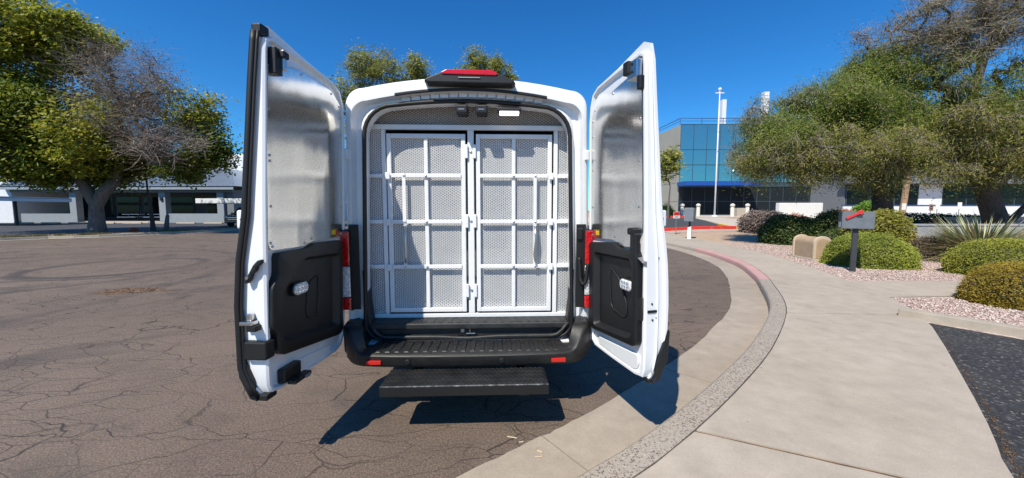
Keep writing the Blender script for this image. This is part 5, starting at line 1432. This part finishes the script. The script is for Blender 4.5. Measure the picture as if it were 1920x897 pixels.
# spiky plant
ag = empty('spiky_plant', (12.7, 9.9, ter(12.7, 9.9))); tag(ag, 'large spiky grey green plant with dry tan leaf tips behind the clipped shrubs', 'spiky plant')
def blade_set(n_, e0, e1, L0, L1, w, mat, name):
    V = []; F_ = []; b = 0
    for k in range(n_):
        a = rng.uniform(0, 2 * math.pi); e = rng.uniform(e0, e1); L_ = rng.uniform(L0, L1); dx, dy = math.cos(a), math.sin(a); cur = rng.uniform(.05, .4) * L_
        for t, ww in ((0, .5), (.35, 1), (.7, .7), (1, .04)):
            p = np.array([dx * L_ * t * math.cos(e) + dx * .08, dy * L_ * t * math.cos(e) + dy * .08, .12 + L_ * t * math.sin(e) - cur * t * t * math.cos(e)]); s = np.array([-dy, dx, 0]) * w * ww
            V += [p - s, p + np.array([0, 0, -.3 * w * ww]), p + s]
        for q_ in range(3):
            for h in (0, 1): F_.append((b + q_ * 3 + h, b + q_ * 3 + h + 1, b + q_ * 3 + h + 4, b + q_ * 3 + h + 3))
        b += 12
    V = np.array(V); V[:, 2] = np.maximum(V[:, 2], .02)
    fast_mesh(name, V, F_, M[mat], ag)
blade_set(1200, .03, 1.0, 1.0, 1.65, .021, 'agave_blade', 'blades')
blade_set(560, .08, .95, 1.2, 1.7, .014, 'agave_dry', 'dry_blades')

# ------------------------------------------------------------------ street furniture on the right
# grey mailbox
mb = empty('mailbox', (7.80, 8.35, ter(7.8, 8.35)), R(-31)); tag(mb, 'grey metal mailbox with raised red flag on a dark post', 'mailbox')
MB().box(-.048, .048, -.048, .048, -.1, .985).build('post', M['post_dark'], mb, bevel=.005)
bx = MB().box(-.27, .29, -.13, .15, .99, 1.365).build('box', M['mailbox_grey'], mb, bevel=.012)
MB().box(-.282, -.271, -.125, .145, 1.0, 1.355).build('door', M['post_dark'], mb, bevel=.004)
MB().box(-.286, -.283, -.105, .06, 1.02, 1.14).build('label_plate', M['letter_white'], bx)
MB().box(-.275, .295, -.135, .155, 1.366, 1.378).build('lid', M['mailbox_grey'], mb, bevel=.004)
fl_ = MB(); a = R(32); ca, sa = math.cos(a), math.sin(a)
def fp(u, v, y): return (-.06 + u * ca - v * sa, y, 1.30 + u * sa + v * ca)
fo = [(-.20, -.032), (.10, -.03), (.115, -.06), (.19, -.06), (.20, .05), (.12, .065), (.10, .03), (-.20, .036)]
fl_.loops([[fp(u * .8, v * .8, -.140) for u, v in fo], [fp(u * .8, v * .8, -.160) for u, v in fo]], True, True, True).build('flag', M['flag_red'], mb, bevel=.004)
MB().box(-.02, .08, -.139, -.1305, 1.25, 1.285).build('flag_hinge', M['post_dark'], mb)

# tan barrel-topped box on a slab
br = empty('barrel_box', (8.78, 10.75, ter(8.78, 10.75)), R(-6)); tag(br, 'tan barrel topped box with rimmed ends on a thin slab', 'box')
MB().box(-.32, .34, -.60, .52, -.02, .04).build('slab', M['kerb_concrete'], br, bevel=.01)
def vault(w, h, n_=14): 
    r = w; P = [(-w, 0), (w, 0)]; P += [(w * math.cos(a), h - w * .85 + w * .85 * math.sin(a)) for a in np.linspace(0, math.pi, n_)]; return P
P = vault(.205, .60); MB().loops([[(x, -.43, .041 + z) for x, z in P], [(x, .42, .041 + z) for x, z in P]], True, True, True).build('shell', M['tan_plastic'], br, bevel=.004)
for y0, y1 in ((-.475, -.40), (.40, .46)):
    P0 = vault(.235, .635); P1 = vault(.19, .585)
    MB().loops([[(x, y0, .0405 + z) for x, z in P0], [(x, y1, .0405 + z) for x, z in P0]], True, True, True).build('end_rim', M['tan_rim'], br, bevel=.01)
P2 = vault(.175, .565); MB().loops([[(x, -.482, .055 + z * .97) for x, z in P2], [(x, -.476, .055 + z * .97) for x, z in P2]], True, True, True).build('end_panel', M['tan_plastic'], br, bevel=.002)

# notice box on a white post
nb = empty('notice_box', (8.55, 17.7, ter(8.55, 17.7)), R(-38)); tag(nb, 'grey box with one side coloured white as if sunlit, on a white post near the red kerb', 'notice box')
MB().loops([[(-.09, -.09, -.1), (.09, -.09, -.1), (.09, .09, -.1), (-.09, .09, -.1)], [(-.08, -.08, .55), (.08, -.08, .62), (.08, .08, .62), (-.08, .08, .55)]], True, True, True).build('post', M['white_metal'], nb, bevel=.01)
MB().box(-.04, .04, -.04, .04, .55, .86).build('neck', M['post_dark'], nb)
nbx = MB().box(-.2, .2, -.25, .25, .86, 1.50).build('cabinet', M['hub_grey'], nb, bevel=.01)
MB().box(-.206, -.2012, -.23, .23, .89, 1.47).build('notice', M['sign_white'], nb)  # white sheet puts the sunlit look of this side into its colour
for z in (1.40, 1.34, 1.25, 1.19, 1.08): MB().box(-.2085, -.2065, -.16, .16, z, z + .014).build('print_line', M['sign_ink'], nb)

# red and white sign on a thin post
def sign(name, label, loc, rz, w, h, ztop, parts, group=None, post=.018):
    t = empty(name, (loc[0], loc[1], ter(*loc)), rz); tag(t, label, 'sign', group)
    MB().tube([(0, .02, -.1), (0, .02, ztop)], post, 6).build('post', M['hub_grey'], t)
    pb_ = MB().box(-w / 2, w / 2, -.012, 0, ztop - h, ztop).build('plate', M[parts[0]], t, bevel=.004)
    for mt, x0, x1, z0, z1 in parts[1:]:
        MB().box(x0 * w, x1 * w, -.0155, -.0125, ztop - h + z0 * h, ztop - h + z1 * h).build('print_field', M[mt], pb_)
    return t
sign('parking_sign', 'small red and white sign on thin post beside the red kerb', (9.1, 20.4), 0, .34, .36, 1.26, ['sign_white', ('sign_red', -.48, .48, .42, .97), ('sign_white', -.36, .36, .62, .70), ('sign_white', -.36, .36, .8, .86), ('sign_ink', -.36, .36, .12, .2), ('sign_ink', -.36, .36, .28, .34)])
for (px, zt, hh, mt, lb_, extra) in ((1743, 1.55, .40, 'sign_brown', 'brown sign on thin post right of the palm trunk', [('sign_ink', -.3, .3, .55, .8), ('sign_ink', -.3, .3, .2, .4)]), (1755, 1.66, .42, 'sign_white', 'white plate sign standing just right of the brown sign', []),
                                 (1796, 1.66, .42, 'sign_white', 'white plate sign alone before the dark windows at right', []), (1692, 1.6, .40, 'sign_white', 'white plate sign left of the palm trunk', [])):
    Y = 22.5; X = (px - 960) * Y / 690
    sign('plate_sign', lb_, (X, Y), 0, .26, hh, zt, [mt] + extra, 'signs behind the grey wall')

# monument sign with blue lettering
ms = empty('monument_sign', (20.6, 26.5, ter(20.6, 26.5)), R(0)); tag(ms, 'white slab monument sign behind the shrubs', 'monument sign')
MB().box(-1.55, 1.55, -.2, .2, .62, 1.52).build('panel', M['sign_white'], ms, bevel=.03)
MB().box(-1.65, 1.7, -.26, .26, -.2, .615).build('plinth', M['sign_white'], ms, bevel=.03)
cu = bpy.data.curves.new('lettering', 'FONT'); cu.body = 'IIA'; cu.size = .34; cu.extrude = .01; cu.align_x = 'CENTER'
ft = bpy.data.objects.new('lettering', cu); col.objects.link(ft)
dg = bpy.context.evaluated_depsgraph_get(); me = bpy.data.meshes.new_from_object(ft.evaluated_get(dg)); bpy.data.objects.remove(ft)
ft = link_mesh('lettering', me, M['sign_blue'], ms); me.materials.clear(); me.materials.append(M['sign_blue']); ft.location = (-.1, -.272, .30); ft.rotation_euler = (R(90), 0, 0)

# bollards
for px, Y, lb_ in ((1278, 36.5, 'leftmost white bollard, behind the red and white sign'), (1308, 36.5, 'second white bollard, between notice box and flagpole'), (1372, 35.5, 'third white bollard, right of the flagpole'), (1400, 35.5, 'rightmost white bollard beside the square planter')):
    X = (px - 960) * Y / 690; t = empty('bollard', (X, Y, ter(X, Y) + .02)); tag(t, lb_, 'bollard', 'bollards before the glass building')
    MB().lathe([(.20, 0), (.19, .06), (.17, .08), (.16, .92), (.13, .95)], 16).build('shaft', M['bollard_concrete'], t, True)
    MB().lathe([(.10, .94), (.19, 1.0), (.22, 1.10), (.19, 1.2), (.10, 1.27), (.02, 1.29)], 16).build('ball', M['bollard_concrete'], t, True)
t = empty('square_planter', (22.9, 37.2, ter(22.9, 37.2) + .02)); tag(t, 'square tan concrete planter beside the rightmost bollard', 'planter')
MB().loops([[(-.5, -.5, 0), (.5, -.5, 0), (.5, .5, 0), (-.5, .5, 0)], [(-.6, -.6, .85), (.6, -.6, .85), (.6, .6, .85), (-.6, .6, .85)], [(-.5, -.5, .85), (.5, -.5, .85), (.5, .5, .85), (-.5, .5, .85)], [(-.5, -.5, .7), (.5, -.5, .7), (.5, .5, .7), (-.5, .5, .7)]], True, True, True).build('tub', M['patio_concrete'], t)
MB().box(-.495, .495, -.495, .495, .6, .72).build('soil_fill', M['soil'], t)

# flagpole
X = (1339 - 960) * 37 / 690
t = empty('flagpole', (X, 37, ter(X, 37) + .02)); tag(t, 'tall white flagpole before the glass building', 'flagpole')
MB().tube([(0, 0, 0), (.0, 0, 5), (0, 0, 12.0)], [.085, .07, .045], 10).build('pole', M['white_metal'], t, True)
MB().lathe([(.02, 12.22), (.12, 12.27), (.17, 12.4), (.12, 12.53), (.02, 12.57)], 12).build('finial', M['white_metal'], t, True)
MB().box(-.42, .42, -.04, .04, 12.02, 12.10).tube([(0, 0, 11.95), (0, 0, 12.25)], .07, 8).build('truck', M['white_metal'], t)
MB().lathe([(.3, 0), (.28, .08), (.14, .14)], 14).build('collar', M['white_metal'], t)

# grey garden walls
w_ = empty('garden_wall', (17.4, 12.75, .12)); tag(w_, 'low grey stucco wall behind the brown shrub and spiky plant', 'wall')
MB().box(-4.1, 6.5, 0, .25, -.1, .86).build('wall_body', M['wall_grey_stucco'], w_)
MB().box(-4.14, 6.5, -.03, .28, .861, .925).build('coping', M['wall_grey_stucco'], w_, bevel=.01)
w_ = empty('cream_wall', (20.6, 15.6, .15)); tag(w_, 'cream capped wall rising behind the spiky plant at right', 'wall')
MB().box(-1.9, 6, 0, .25, -.1, .95).build('wall_body', M['wall_grey_stucco'], w_)
MB().box(-1.95, 6, -.04, .29, .951, 1.08).build('coping', M['patio_concrete'], w_, bevel=.01)
